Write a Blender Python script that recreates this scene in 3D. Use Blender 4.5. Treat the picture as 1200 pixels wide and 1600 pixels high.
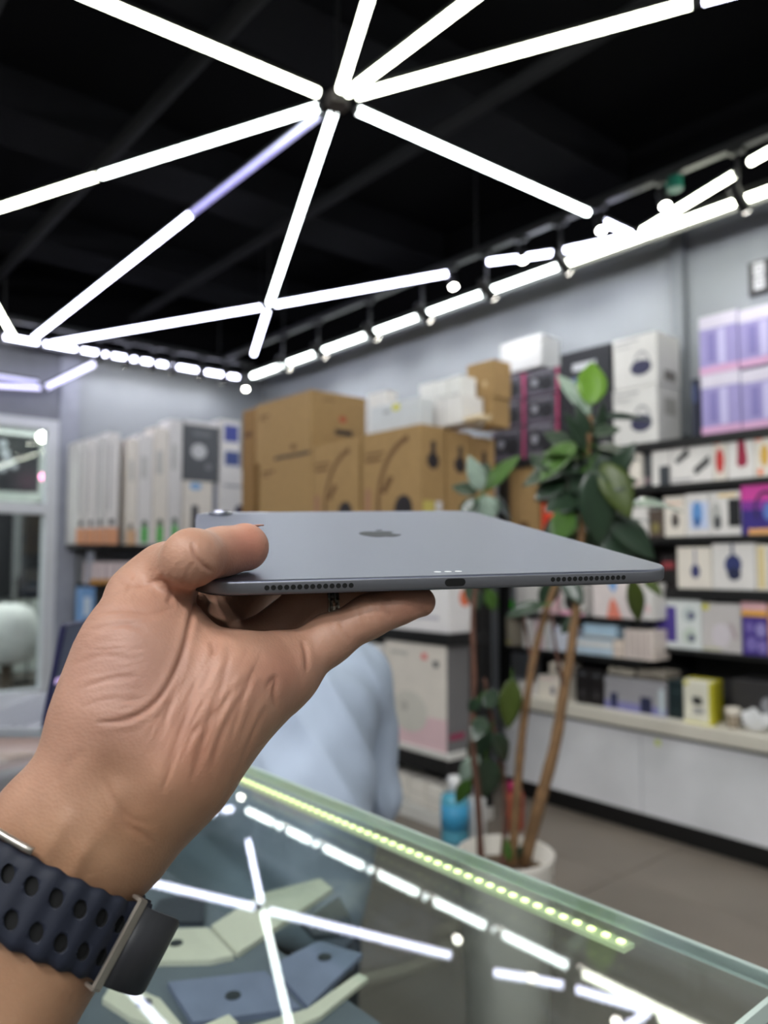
import bpy, bmesh, math, random
import numpy as np
from mathutils import Vector, Matrix
random.seed(7); np.random.seed(7)
for o in list(bpy.data.objects): bpy.data.objects.remove(o)
S = bpy.context.scene
COL = S.collection

# ------------------------------------------------------------------ camera
FPX = 1200.0
PITCH = math.radians(3.719); YAW = math.radians(40.166); CAM_H = 1.25
CAM = Vector((0, 0, CAM_H))
FW = Vector((math.sin(YAW)*math.cos(PITCH), math.cos(YAW)*math.cos(PITCH), math.sin(PITCH)))
RT = Vector((math.cos(YAW), -math.sin(YAW), 0))
UP = RT.cross(FW)
cd = bpy.data.cameras.new('camera'); co = bpy.data.objects.new('camera', cd); COL.objects.link(co)
M3 = Matrix((RT, UP, -FW)).transposed()
co.matrix_world = Matrix.Translation(CAM) @ M3.to_4x4()
cd.sensor_fit = 'VERTICAL'; cd.sensor_height = 36.0; cd.sensor_width = 27.0; cd.lens = 27.0
cd.clip_start = 0.01; cd.clip_end = 60
cd.dof.use_dof = True; cd.dof.focus_distance = 0.315; cd.dof.aperture_fstop = 7.6
S.camera = co

# ------------------------------------------------------------------ world and exposure
w = bpy.data.worlds.new('world'); S.world = w; w.use_nodes = True
w.node_tree.nodes['Background'].inputs['Color'].default_value = (0.55, 0.6, 0.7, 1)
w.node_tree.nodes['Background'].inputs['Strength'].default_value = 0.12
S.view_settings.view_transform = 'Standard'; S.view_settings.look = 'None'
S.view_settings.gamma = 1.0; S.view_settings.use_curve_mapping = False
S.view_settings.exposure = 0.18
TUBE_LIGHT = 14.0          # brightness of the light tubes
FILL_SPOT = 70.0         # added fill spotlights on the unseen rail
SPOT_WATT = 7.0           # each lit track spotlight

# ------------------------------------------------------------------ where a picture ray meets a plane of the room
def ray(px, py): return FW + RT*((px-600)/FPX) + UP*((800-py)/FPX)
def HX(px, py, X): q = ray(px, py); return CAM + q*((X-CAM.x)/q.x)
def HY(px, py, Y): q = ray(px, py); return CAM + q*((Y-CAM.y)/q.y)
def HZ(px, py, Z): q = ray(px, py); return CAM + q*((Z-CAM.z)/q.z)
def HD(px, py, d): return CAM + ray(px, py)*d

# ------------------------------------------------------------------ materials
def srgb(r, g, b):
    f = lambda c: (c/255)/12.92 if c/255 <= 0.04045 else ((c/255+0.055)/1.055)**2.4
    return (f(r), f(g), f(b), 1)
MATS = {}
def mat(name, rgb, rough=0.5, metal=0.0, var=0.06, scale=12.0, bump=0.0, emit=None, estr=0, coat=0, sss=0, spec=0.5):
    if name in MATS: return MATS[name]
    m = bpy.data.materials.new(name); m.use_nodes = True
    nt = m.node_tree; b = nt.nodes['Principled BSDF']
    c = srgb(*rgb)
    tc = nt.nodes.new('ShaderNodeTexCoord'); nz = nt.nodes.new('ShaderNodeTexNoise')
    nz.inputs['Scale'].default_value = scale; nz.inputs['Detail'].default_value = 3
    nt.links.new(tc.outputs['Object'], nz.inputs['Vector'])
    rp = nt.nodes.new('ShaderNodeValToRGB')
    rp.color_ramp.elements[0].position = 0.3; rp.color_ramp.elements[1].position = 0.7
    rp.color_ramp.elements[0].color = tuple(x*(1-var) for x in c[:3])+(1,)
    rp.color_ramp.elements[1].color = tuple(min(1, x*(1+var)) for x in c[:3])+(1,)
    nt.links.new(nz.outputs['Fac'], rp.inputs['Fac']); nt.links.new(rp.outputs['Color'], b.inputs['Base Color'])
    b.inputs['Roughness'].default_value = rough; b.inputs['Metallic'].default_value = metal
    b.inputs['Coat Weight'].default_value = coat; b.inputs['Specular IOR Level'].default_value = spec
    if bump:
        bp = nt.nodes.new('ShaderNodeBump'); bp.inputs['Strength'].default_value = bump; bp.inputs['Distance'].default_value = 0.002
        nt.links.new(nz.outputs['Fac'], bp.inputs['Height']); nt.links.new(bp.outputs['Normal'], b.inputs['Normal'])
    if emit:
        b.inputs['Emission Color'].default_value = srgb(*emit); b.inputs['Emission Strength'].default_value = estr
    if sss:
        b.inputs['Subsurface Weight'].default_value = sss; b.inputs['Subsurface Radius'].default_value = (0.012, 0.005, 0.003)
        b.inputs['Subsurface Scale'].default_value = 0.4
    MATS[name] = m
    return m
def C(r, g, b):                                     # plain printed card of a colour
    return mat('card_%d_%d_%d' % (r, g, b), (r, g, b), 0.45, var=0.03)
def glass_mat(name, tint=(0.955, 0.985, 0.975), ior=1.5, rough=0.0):
    m = bpy.data.materials.new(name); m.use_nodes = True; nt = m.node_tree
    nt.nodes.remove(nt.nodes['Principled BSDF']); out = nt.nodes['Material Output']
    fr = nt.nodes.new('ShaderNodeFresnel'); fr.inputs['IOR'].default_value = ior
    tr = nt.nodes.new('ShaderNodeBsdfTransparent'); tr.inputs['Color'].default_value = (*tint, 1)
    gl = nt.nodes.new('ShaderNodeBsdfGlossy'); gl.inputs['Roughness'].default_value = rough
    mx = nt.nodes.new('ShaderNodeMixShader')
    ge = nt.nodes.new('ShaderNodeNewGeometry'); mr = nt.nodes.new('ShaderNodeMapRange')      # same mirror strength on both faces of the pane
    mr.inputs['To Min'].default_value = ior; mr.inputs['To Max'].default_value = 1/ior
    nt.links.new(ge.outputs['Backfacing'], mr.inputs['Value']); nt.links.new(mr.outputs[0], fr.inputs['IOR'])
    nt.links.new(fr.outputs[0], mx.inputs[0]); nt.links.new(tr.outputs[0], mx.inputs[1]); nt.links.new(gl.outputs[0], mx.inputs[2])
    nt.links.new(mx.outputs[0], out.inputs[0]); MATS[name] = m
    return m
BLACK = mat('black_metal', (16, 16, 18), 0.45)
WHITEM = mat('white_laminate', (214, 212, 208), 0.4, var=0.02)
GREYW = mat('grey_wall_paint', (146, 150, 156), 0.75, var=0.03, scale=3)
KRAFT = mat('kraft_cardboard', (162, 130, 86), 0.8, var=0.07, scale=30)
KRAFTD = mat('kraft_print_brown', (104, 74, 46), 0.8)
INK = mat('dark_print', (38, 32, 36), 0.6)
GLASS = glass_mat('counter_glass')
PANE = glass_mat('window_glass', (0.93, 0.96, 0.96))

# ------------------------------------------------------------------ mesh helpers
def obj(name, bm, m, parent=None, loc=(0, 0, 0), smooth=False):
    me = bpy.data.meshes.new(name); bm.to_mesh(me); bm.free()
    if smooth:
        for p in me.polygons: p.use_smooth = True
    if m: me.materials.append(m)
    o = bpy.data.objects.new(name, me); COL.objects.link(o); o.location = loc
    if parent: o.parent = parent
    return o
def inst(name, me, parent, loc=(0, 0, 0)):
    o = bpy.data.objects.new(name, me); COL.objects.link(o); o.location = loc; o.parent = parent
    return o
def thing(name, label, cat, loc=(0, 0, 0), rz=0, group=None):
    o = bpy.data.objects.new(name, None); COL.objects.link(o); o.location = loc; o.rotation_euler = (0, 0, rz)
    o.empty_display_size = 0.05
    return tag(o, label, cat, group)
def tag(o, label, cat, group=None):
    o['label'] = label; o['category'] = cat
    if group: o['group'] = group
    return o
def struct(o): o['kind'] = 'structure'; return o
def box(bm, x0, x1, y0, y1, z0, z1, bev=0.0):
    r = bmesh.ops.create_cube(bm, size=1.0)
    for v in r['verts']:
        v.co = Vector(((x0+x1)/2+v.co.x*(x1-x0), (y0+y1)/2+v.co.y*(y1-y0), (z0+z1)/2+v.co.z*(z1-z0)))
    if bev:
        es = list({e for v in r['verts'] for e in v.link_edges})
        bmesh.ops.bevel(bm, geom=es, offset=bev, segments=2, affect='EDGES', profile=0.6)
    return bm
def bxm(x0, x1, y0, y1, z0, z1, bev=0.0): return box(bmesh.new(), x0, x1, y0, y1, z0, z1, bev)
def cyl(bm, a, b, r0, r1=None, n=16, caps=True):
    a, b = Vector(a), Vector(b); r1 = r0 if r1 is None else r1
    d = (b-a); L = d.length; q = d.to_track_quat('Z', 'Y').to_matrix().to_4x4()
    bmesh.ops.create_cone(bm, cap_ends=caps, segments=n, radius1=r0, radius2=r1, depth=L, matrix=Matrix.Translation((a+b)/2) @ q)
    return bm
def lathe(bm, prof, n=32, c=(0, 0, 0)):
    rings = []
    for r, z in prof:
        rings.append([bm.verts.new((c[0]+r*math.cos(2*math.pi*i/n), c[1]+r*math.sin(2*math.pi*i/n), c[2]+z)) for i in range(n)])
    for a, b in zip(rings, rings[1:]):
        for i in range(n): bm.faces.new((a[i], a[(i+1) % n], b[(i+1) % n], b[i]))
    bm.faces.new(rings[-1]); bm.faces.new(list(reversed(rings[0])))
    return bm
def prism(bm, pts, fn, d):
    """flat outline pts (u,v) raised by d; fn(u,v,h) -> 3d point"""
    top = [bm.verts.new(fn(u, v, d)) for u, v in pts]; bot = [bm.verts.new(fn(u, v, 0)) for u, v in pts]
    bm.faces.new(top); bm.faces.new(list(reversed(bot)))
    for i in range(len(pts)):
        j = (i+1) % len(pts); bm.faces.new((top[i], bot[i], bot[j], top[j]))
    bmesh.ops.recalc_face_normals(bm, faces=bm.faces)
    return bm
def ell(cu, cv, ru, rv, n=20): return [(cu+ru*math.cos(2*math.pi*i/n), cv+rv*math.sin(2*math.pi*i/n)) for i in range(n)]
def rect(u0, v0, u1, v1): return [(u0, v0), (u1, v0), (u1, v1), (u0, v1)]
def arc(cu, cv, ru, rv, a0, a1, t, n=16):
    o = [(cu+ru*math.cos(a0+(a1-a0)*i/n), cv+rv*math.sin(a0+(a1-a0)*i/n)) for i in range(n+1)]
    q = [(cu+ru*(1-t)*math.cos(a1+(a0-a1)*i/n), cv+rv*(1-t)*math.sin(a1+(a0-a1)*i/n)) for i in range(n+1)]
    return o+q
def tubepath(bm, pts, rad, n=10):
    """swept round tube through points with radii"""
    pts = [Vector(p) for p in pts]; rings = []
    ref = Vector((0.3, 0.2, 1)).normalized()
    for i, p in enumerate(pts):
        d = (pts[min(i+1, len(pts)-1)]-pts[max(i-1, 0)]).normalized()
        u = d.cross(ref)
        if u.length < 1e-3: u = d.cross(Vector((1, 0, 0)))
        u.normalize(); v = d.cross(u); r = rad[i] if hasattr(rad, '__len__') else rad
        rings.append([bm.verts.new(p+u*(r*math.cos(2*math.pi*k/n))+v*(r*math.sin(2*math.pi*k/n))) for k in range(n)])
    for a, b in zip(rings, rings[1:]):
        for k in range(n): bm.faces.new((a[k], a[(k+1) % n], b[(k+1) % n], b[k]))
    bm.faces.new(rings[-1]); bm.faces.new(list(reversed(rings[0])))
    bmesh.ops.recalc_face_normals(bm, faces=bm.faces)
    return bm

# packaged goods: a body with bevelled edges, printed panels as thin raised card on its faces
def carton(label, x0, x1, y0, y1, z0, z1, m, front='x', prints=(), side=(), name='retail_box', cat='box', group=None, lid=None, tape=None, bev=0.003):
    cx, cy = (x0+x1)/2, (y0+y1)/2
    o = obj(name, bxm(x0-cx, x1-cx, y0-cy, y1-cy, 0, z1-z0, min(bev, 0.2*min(x1-x0, y1-y0, z1-z0))), m, None, (cx, cy, z0))
    tag(o, label, cat, group)
    H = z1-z0
    fx = lambda u, v, h: (x0-cx-h, (y1-cy)-(y1-y0)*u, H*v)       # face towards -X; u runs left to right in the picture
    fy = lambda u, v, h: ((x0-cx)+(x1-x0)*u, y0-cy-h, H*v)       # face towards -Y
    F, G = (fx, fy) if front == 'x' else (fy, fx)
    for fn, lst in ((F, prints), (G, side)):
        for p in lst:
            nm, pts, pm = p
            obj(nm, prism(bmesh.new(), pts, fn, 0.0008+0.0005*lst.index(p)), pm, o)
    if lid: obj('lid_band', prism(bmesh.new(), rect(0.0, lid-0.012, 1, lid+0.012), F, 0.0008), mat('lid_gap', (120, 118, 116), 0.6), o)
    if tape:
        obj('tape', prism(bmesh.new(), rect(0.46, 0.72, 0.54, 1.0), F, 0.0008), mat('packing_tape', (190, 160, 110), 0.25), o)
        obj('tape', bxm(-(x1-x0)/2, (x1-x0)/2, -0.025, 0.025, H, H+0.0008), MATS['packing_tape'], o)
    return o
def bx(label, xl, xr, yt, X, z0, dep, m, prints=(), side=(), **k):
    """box whose face towards the counter lies in the plane X, spanning picture columns xl..xr, top at row yt"""
    pm = (xl+xr)/2; z1 = HX(pm, yt, X).z
    ym = 878 + (CAM_H-(z0+z1)/2)*300
    y1 = HX(xl, yt, X).y; y0 = HX(xr, yt, X).y
    return carton(label, X, X+dep, y0+0.0015, y1-0.0015, z0, z1, m, 'x', prints, side, **k)
def by(label, xl, xr, yt, Y, z0, dep, m, prints=(), side=(), **k):
    pm = (xl+xr)/2; z1 = HY(pm, yt, Y).z
    x0 = HY(xl, yt, Y).x; x1 = HY(xr, yt, Y).x
    return carton(label, x0+0.0015, x1-0.0015, Y, Y+dep, z0, z1, m, 'y', prints, side, **k)
def P(u0, v0, u1, v1, m, nm='printed_panel'): return (nm, rect(u0, v0, u1, v1), m)
def E(cu, cv, ru, rv, m, nm='printed_picture'): return (nm, ell(cu, cv, ru, rv), m)
def Q(pts, m, nm='printed_picture'): return (nm, pts, m)

# ------------------------------------------------------------------ the room
XW, YW, XL, YB, ZC = 3.75, 6.25, -3.2, -3.0, 3.55
FLOORM = mat('floor_tile', (124, 114, 105), 0.42, var=0.12, scale=2.2)
floor = struct(obj('floor', bxm(XL, XW, YB, 9.5, -0.06, -0.006), mat('floor_grout', (84, 78, 73), 0.8)))
tile = bxm(-0.3985, 0.3985, -0.3985, 0.3985, -0.006, 0.0, 0.0015)
tme = bpy.data.meshes.new('tile'); tile.to_mesh(tme); tile.free(); tme.materials.append(FLOORM)
for i in range(9):
    for j in range(12):
        x = XL+0.35+0.4+0.8*i; y = YB+0.4+0.8*j
        if x+0.4 < XW: inst('tile', tme, floor, (x, y, 0))
ceiling = struct(obj('ceiling', bxm(XL, XW, YB, YW, ZC, ZC+0.08), mat('ceiling_black', (7, 7, 9), 0.9, spec=0.05)))
BEAM = mat('ceiling_beam', (20, 20, 23), 0.9, spec=0.05)
for yb in (-1.6, 0.35, 2.3, 3.75, 5.2):
    obj('ceiling_beam', bxm(XL, XW-0.02, yb, yb+0.36, ZC-0.2, ZC), BEAM, ceiling)
PIPE = mat('ceiling_pipe', (22, 22, 24), 0.8, spec=0.1)
for xp, zp in ((1.35, 3.28), (0.62, 3.25), (2.45, 3.27)):
    obj('ceiling_pipe', cyl(bmesh.new(), (xp, YB+0.1, zp), (xp, YW-0.1, zp), 0.035, n=12), PIPE, ceiling)
wall_right = struct(obj('wall_right', bxm(XW, XW+0.12, YB, YW, 0, 3.0), GREYW))
obj('dark_upper_band', bxm(XW-0.004, XW, YB, YW, 3.0, ZC), mat('ceiling_black', (0, 0, 0)), wall_right)
obj('wall_seam', bxm(XW-0.05, XW, 1.98, 2.05, 1.9, 3.0, 0.004), mat('wall_post', (120, 124, 130), 0.6), wall_right)
wall_back = struct(obj('wall_back', bxm(2.06, XW, YW, YW+0.12, 0, 3.0), GREYW))
obj('dark_upper_band', bxm(-3.2, XW, YW-0.004, YW+0.1, 3.0, ZC), MATS['ceiling_black'], wall_back)
obj('header_panel', bxm(-3.2, 2.06, YW, YW+0.12, 2.36, 3.0), mat('header_grey', (120, 122, 132), 0.7), wall_back)
COLM = mat('column_grey', (150, 153, 166), 0.6)
struct(obj('wall_column', bxm(1.915, 2.06, YW-0.03, YW+0.4, 0, 3.0, 0.004), COLM))
wall_left = struct(obj('wall_left', bxm(XL-0.12, XL, YB, YW, 0, ZC), mat('left_wall_paint', (205, 205, 208), 0.8, var=0.02)))
wall_front = struct(obj('wall_front', bxm(XL, XW, YB-0.12, YB, 0, ZC), MATS['left_wall_paint']))

# shop window in the back wall, the arcade beyond it
FRM = mat('window_frame_white', (206, 208, 214), 0.45, var=0.02)
win = struct(obj('window_1', bxm(-3.2, 1.915, YW+0.03, YW+0.04, 0.26, 2.30), PANE))
obj('window_frame', bxm(1.83, 1.915, YW-0.01, YW+0.1, 0.22, 2.36, 0.004), FRM, win)
obj('window_frame', bxm(-3.2, 1.83, YW-0.01, YW+0.1, 2.28, 2.36, 0.004), FRM, win)
obj('window_frame', bxm(-3.2, 1.83, YW-0.02, YW+0.1, 0.20, 0.28, 0.004), FRM, win)
obj('window_mullion', bxm(-3.2, 1.83, YW-0.01, YW+0.1, 1.62, 1.70, 0.004), FRM, win)
obj('window_mullion', bxm(0.4, 0.48, YW-0.01, YW+0.1, 0.28, 2.28, 0.004), FRM, win)
struct(obj('wall_sill', bxm(-3.2, 1.915, YW, YW+0.12, 0, 0.2), mat('sill_wall_grey', (92, 92, 94), 0.7)))
struct(obj('wall_arcade', bxm(-3.2, 3.6, 9.5, 9.6, 0, 3.6), mat('arcade_wall', (186, 190, 184), 0.7)))
struct(obj('wall_arcade_side', bxm(3.6, 3.7, 6.4, 9.5, 0, 3.6), MATS['arcade_wall']))
struct(obj('ceiling_arcade', bxm(-3.2, 3.6, 6.4, 9.5, 3.4, 3.5), mat('arcade_ceiling', (70, 72, 78), 0.8)))

# ------------------------------------------------------------------ ceiling light tubes
ZL = 2.9
def tube_mat(name, rgb, k):
    return mat(name, (235, 238, 240), 0.4, emit=rgb, estr=TUBE_LIGHT*k)
TW = tube_mat('tube_white', (240, 250, 248), 1.0)
TWARM = tube_mat('tube_warm_white', (250, 253, 232), 1.05)
TLAV = tube_mat('tube_lavender', (150, 138, 240), 0.06)
TCOOL = tube_mat('tube_cool', (226, 228, 255), 0.95)
TDIM = tube_mat('tube_dim_lavender', (205, 200, 255), 0.12)
CAPM = mat('tube_cap', (60, 60, 64), 0.5)
def light_tube(label, a, b, m=None, r=0.0145, group='light tubes of the ceiling star', shield=None, wire=False):
    a = Vector(a) if len(a) == 3 else Vector((*a, ZL)); b = Vector(b) if len(b) == 3 else Vector((*b, ZL))
    d = (b-a).normalized(); c = (a+b)/2
    t = thing('light_tube', label, 'light', c, 0, group)
    obj('diffuser', cyl(bmesh.new(), a-c+d*0.012, b-c-d*0.012, r, n=10), m or TW, t)
    obj('end_cap', cyl(bmesh.new(), a-c, a-c+d*0.012, r*0.9, n=10), CAPM, t)
    obj('end_cap', cyl(bmesh.new(), b-c-d*0.012, b-c, r*0.9, n=10), CAPM, t)
    hb = bmesh.new(); box(hb, -0.012, 0.012, -(b-a).length/2+0.01, (b-a).length/2-0.01, r-0.003, r+0.012)
    h = obj('housing', hb, BLACK, t); h.rotation_euler = d.to_track_quat('Y', 'Z').to_euler()
    if wire: obj('suspension_wire', cyl(bmesh.new(), (0, 0, r), (0, 0, ZC-c.z), 0.0012, n=5), BLACK, t)
    if shield:                                           # black profile between the tube and the wall
        sh = bmesh.new(); L2 = (b-a).length/2
        box(sh, 0.028, 0.033, -L2, L2, -0.03, 0.045); box(sh, -0.02, 0.028, -L2, L2, 0.04, 0.045)
        o = obj('shield', sh, BLACK, t); o.rotation_euler = (0, 0, 0 if shield == 'x' else math.pi/2)
    return t
HUB = Vector((1.584, 2.137, ZL)); J = Vector((2.568, 4.197, ZL))
def frm(p, q, s, e=0.0):
    p = Vector(p) if len(p) == 3 else Vector((*p, ZL)); q = Vector(q) if len(q) == 3 else Vector((*q, ZL))
    d = (q-p).normalized(); return p+d*s, q-d*e
def seg(label, p, q, s=0.0, e=0.0, m=None, **k): a, b = frm(p, q, s, e); return light_tube(label, a, b, m, **k)
seg('long white light tube running from the star hub to the upper left corner', HUB, (-0.42, 2.275), 0.07, 0, TWARM)
seg('short looking white light tube rising steeply from the star hub to the top edge', HUB, (0.75, 0.46), 0.06, 0, TWARM)
seg('white light tube rising right from the hub, between the steep and the shallow tube', HUB, (1.590, -0.3), 0.05, 0, TWARM)
seg('long white light tube from the hub to the upper right edge', HUB, (2.10, 1.063), 0.07, 0, TWARM)
seg('pale blue light tube continuing the upper right tube at the picture edge', (2.10, 1.063), (2.75, -0.25), 0.01, 0, TCOOL)
seg('white light tube from the hub leftward, inner length before the joint', HUB, (1.125, 3.225), 0.07, 0.004)
seg('white light tube at the left edge, outer length beyond the joint', (1.125, 3.225), (0.45, 4.87), 0.004, 0, TWARM)
seg('lavender light tube running down left from the hub', HUB, (1.589, 3.293), 0.10, 0.002, TLAV)
seg('white light tube continuing the lavender tube to the back strip', (1.589, 3.293), (1.62, 5.93), 0.002, 0, TCOOL)
seg('white light tube from the hub down to the small four-way joint', HUB, J, 0.06, 0.04)
seg('white light tube from the hub down right towards the spotlight rail', HUB, (3.03, 2.08), 0.08, 0)
seg('short white light tube near the right wall, in line with the hub tube', (3.15, 2.088), (3.40, 2.082), 0, 0, TCOOL)
seg('white light tube from the small joint leftward to the back strip', J, (1.76, 6.0), 0.045, 0, TCOOL)
seg('white light tube from the small joint rightward to the spotlight rail', J, (3.06, 3.045), 0.045, 0, TCOOL)
seg('short white light tube from the small joint down to the corner', J, (3.09, 5.27), 0.06, 0, TCOOL, wire=True)
seg('upper short light tube left of the dark hanger near the right wall', (3.10, 2.80), (3.20, 2.63), 0, 0, TCOOL)
seg('upper short light tube right of the first dark hanger near the right wall', (3.205, 2.62), (3.285, 2.475), 0, 0, TCOOL)
seg('upper light tube running into the wall strip', (3.295, 2.43), (3.405, 2.10), 0, 0, TCOOL)
seg('light tube rising from the wall strip past the lit spotlight', (3.405, 2.05), (3.19, 1.455), 0.02, 0, TWARM)
seg('short light tube at the right picture edge above the wall strip', (3.145, 1.385), (3.08, 1.16), 0, 0, TWARM)
seg('short light tube at the left picture edge slanting to the back strip', (1.18, 5.24), (1.52, 6.05), 0, 0, TWARM)
hub = thing('light_hub', 'dark round hub where eight light tubes meet on the ceiling', 'light fitting', HUB)
obj('plate', cyl(bmesh.new(), (0, 0, -0.02), (0, 0, 0.02), 0.045, n=6), mat('hub_grey', (70, 66, 66), 0.5), hub)
obj('drop_rod', cyl(bmesh.new(), (0, 0, 0.02), (0, 0, ZC-ZL), 0.007, n=8), BLACK, hub)
jn = thing('light_hub', 'small dark joint where four light tubes meet above the cardboard boxes', 'light fitting', J)
obj('plate', cyl(bmesh.new(), (0, 0, -0.015), (0, 0, 0.015), 0.028, n=6), MATS['hub_grey'], jn)
obj('drop_rod', cyl(bmesh.new(), (0, 0, 0.015), (0, 0, ZC-ZL), 0.006, n=8), BLACK, jn)
# strip along the right wall, then the back wall
XS = 3.45
ys = [5.93, 5.45, 4.92, 4.27, 3.71, 3.13, 2.55, 0.9, -0.7, -2.3]
wl = ['wall strip light tube next to the room corner', 'second wall strip light tube from the room corner', 'third wall strip light tube from the room corner',
      'fourth wall strip light tube from the room corner', 'fifth wall strip light tube from the room corner', 'sixth wall strip light tube from the room corner',
      'long wall strip light tube at the right picture edge', 'wall strip light tube outside the frame on the right', 'last wall strip light tube on the right wall']
for lab, a, b in zip(wl, ys, ys[1:]):
    light_tube(lab, (XS, a-0.02), (XS, b+0.02), TW if a > 2.6 else TWARM, 0.017, 'light strip along the walls', 'x')
xs = [1.42, 1.70, 1.98, 2.22, 2.46, 2.72, 3.00, 3.24, 3.40]
bl = ['back wall strip tube at the left picture edge', 'second back wall strip tube from the left edge', 'third back wall strip tube from the left edge', 'fourth back wall strip tube from the left edge',
      'fifth back wall strip tube from the left edge', 'sixth back wall strip tube from the left edge', 'seventh back wall strip tube from the left edge', 'short back wall strip tube next to the corner']
for lab, a, b in zip(bl, xs, xs[1:]):
    light_tube(lab, (a+0.012, 6.03), (b-0.012, 6.03), TCOOL, 0.016, 'light strip along the walls', 'y')
YP = 6.08
a1, a2, a3, a4 = HY(150, 567, YP), HY(68, 607, YP), HY(-2, 600, YP), HY(-40, 583, YP)
seg('low slanting light tube in front of the shop window header', a1, a2, 0.01, 0.01, TDIM, r=0.022)
seg('low white light tube along the header at the left picture edge', a2, HY(-60, 599, YP), 0.01, 0, TDIM, r=0.014)
seg('low lavender light tube along the header at the left picture edge', a2+Vector((0, 0, 0.035)), HY(-60, 580, YP), 0.03, 0, TLAV, r=0.018)
# light tubes added out of view to brighten the hand and shelves
for lab, p, q in (('added fill light tube out of view, pointing left', (-0.9, -1.9), (-2.6, -1.2)), ('added fill light tube out of view, pointing to the front wall', (-0.9, -1.9), (-0.2, -2.9)),
                  ('added fill light tube out of view, pointing to the counter', (-0.9, -1.9), (-1.0, 0.1)), ('added fill light tube out of view, pointing right', (-0.9, -1.9), (1.2, -2.25)), ('added fill light tube along the left wall near the front', (-2.9, -2.6), (-2.9, -0.4)), ('added fill light tube along the left wall, middle', (-2.9, -0.3), (-2.9, 1.9)), ('added fill light tube along the left wall near the window', (-2.9, 2.0), (-2.9, 4.2)),
                  ('added fill light tube along the front wall, left half', (-2.7, -2.75), (-0.2, -2.75)), ('added fill light tube along the front wall, right half', (0.0, -2.75), (2.6, -2.75)), ('added fill light tube behind the photographer, left', (-0.5, 2.3), (-1.9, 0.2)), ('added fill light tube behind the photographer, middle', (0.6, 0.2), (-0.9, -1.9)),
                  ('added fill light tube behind the photographer, right', (2.75, -0.25), (1.3, -2.2)), ('added fill light tube over the far left of the shop', (-0.4, 2.4), (-1.7, 4.4))):
    seg(lab, p, q, 0.09, 0.09)

# ------------------------------------------------------------------ spotlights on a rail
LENS = mat('spot_lens_lit', (250, 250, 245), 0.3, emit=(255, 252, 240), estr=30)
LENSD = mat('spot_lens_dark', (60, 60, 62), 0.2)
rail = thing('track_rail', 'black spotlight rail running along the right wall under the ceiling', 'rail', (3.13, 1.9, 2.97))
obj('rail_profile', bxm(-0.02, 0.02, -3.6, 3.9, 0, 0.04, 0.003), BLACK, rail)
for yy in (-3.0, -1.0, 1.0, 3.0): obj('drop_rod', cyl(bmesh.new(), (0, yy, 0.04), (0, yy, ZC-2.97), 0.006, n=8), BLACK, rail)
rail2 = thing('track_rail', 'black spotlight rail along the back wall under the ceiling', 'rail', (2.5, 5.86, 2.97))
obj('rail_profile', bxm(-1.3, 0.95, -0.02, 0.02, 0, 0.04, 0.003), BLACK, rail2)
for xx in (-1.1, 0.6): obj('drop_rod', cyl(bmesh.new(), (xx, 0, 0.04), (xx, 0, ZC-2.97), 0.006, n=8), BLACK, rail2)
def spot(label, p, lit, aim, L=0.11, drop=0.06, r=0.026, soft=0.03):
    t = thing('track_spotlight', label, 'spotlight', p, 0, 'track spotlights')
    obj('stem', cyl(bmesh.new(), (0, 0, 0), (0, 0, -drop), 0.008, n=8), BLACK, t)
    obj('adapter', bxm(-0.018, 0.018, -0.03, 0.03, -0.018, 0), BLACK, t)
    d = Vector(aim).normalized(); c = Vector((0, 0, -drop-0.012))
    a = c-d*L*0.45; b = c+d*L*0.55
    h = obj('lamp_head', cyl(bmesh.new(), a, b, r*0.85, r, n=16), BLACK, t)
    obj('lens', cyl(bmesh.new(), b, b+d*0.004, r*0.8, n=16), LENS if lit else LENSD, t)
    if lit:
        ld = bpy.data.lights.new('spot_lamp', 'SPOT'); ld.energy = SPOT_WATT*lit; ld.spot_size = math.radians(95); ld.spot_blend = 0.8; ld.shadow_soft_size = soft
        lo = bpy.data.objects.new('spot_lamp', ld); COL.objects.link(lo); lo.parent = t; lo.location = b+d*0.012
        lo.rotation_euler = (-d).to_track_quat('Z', 'Y').to_euler()
    return t
xr = 3.13
def ry(px, py): return HX(px, py, xr).y
spl = [(442, 560, 0, 'spotlight on the rail nearest the corner'), (497, 540, 0, 'second spotlight from the corner on the rail'), (578, 510, 0, 'third spotlight from the corner on the rail'),
       (660, 478, 0, 'fourth spotlight from the corner, aimed at the shelves, on the rail'), (707, 455, 1, 'lit spotlight between the fourth and fifth hangers on the rail'), (760, 430, 0, 'spotlight aimed at the shelves above the stacked white boxes'),
       (815, 420, 1, 'lit spotlight above the white carton on top of the shelving'), (876, 390, 0, 'spotlight aimed at the shelves above the tall black box'),
       (937, 360, 1, 'lit spotlight left of the bright one near the right wall'), (1036, 320, 2, 'brightest lit spotlight near the right wall with green cap'),
       (1152, 262, 0, 'spotlight aimed at the shelves at the right picture edge')]
for i, (px, py, lit, lab) in enumerate(spl):
    t = spot(lab, (xr, ry(px, py), 2.97), lit or 1, (1.0, 0.0, -0.62) if not lit else (-0.1, -0.3, -1), drop=0.07 if lit else 0.19, L=0.13 if not lit else 0.08)
    if lit == 2: obj('status_cap', cyl(bmesh.new(), (0.03, -0.04, -0.05), (0.03, -0.04, 0.0), 0.035, n=14), mat('green_cap', (30, 120, 100), 0.4), t)
for i, px in enumerate((155, 199, 240, 272, 316, 352)):
    q = HY(px, 585, 5.86)
    spot(('first', 'second', 'third', 'fourth', 'fifth', 'sixth')[i]+' small dark spotlight from the left on the back wall rail', (q.x, 5.86, 2.97), 0.3, (0, 1.0, -0.75), drop=0.12, L=0.11)
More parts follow.
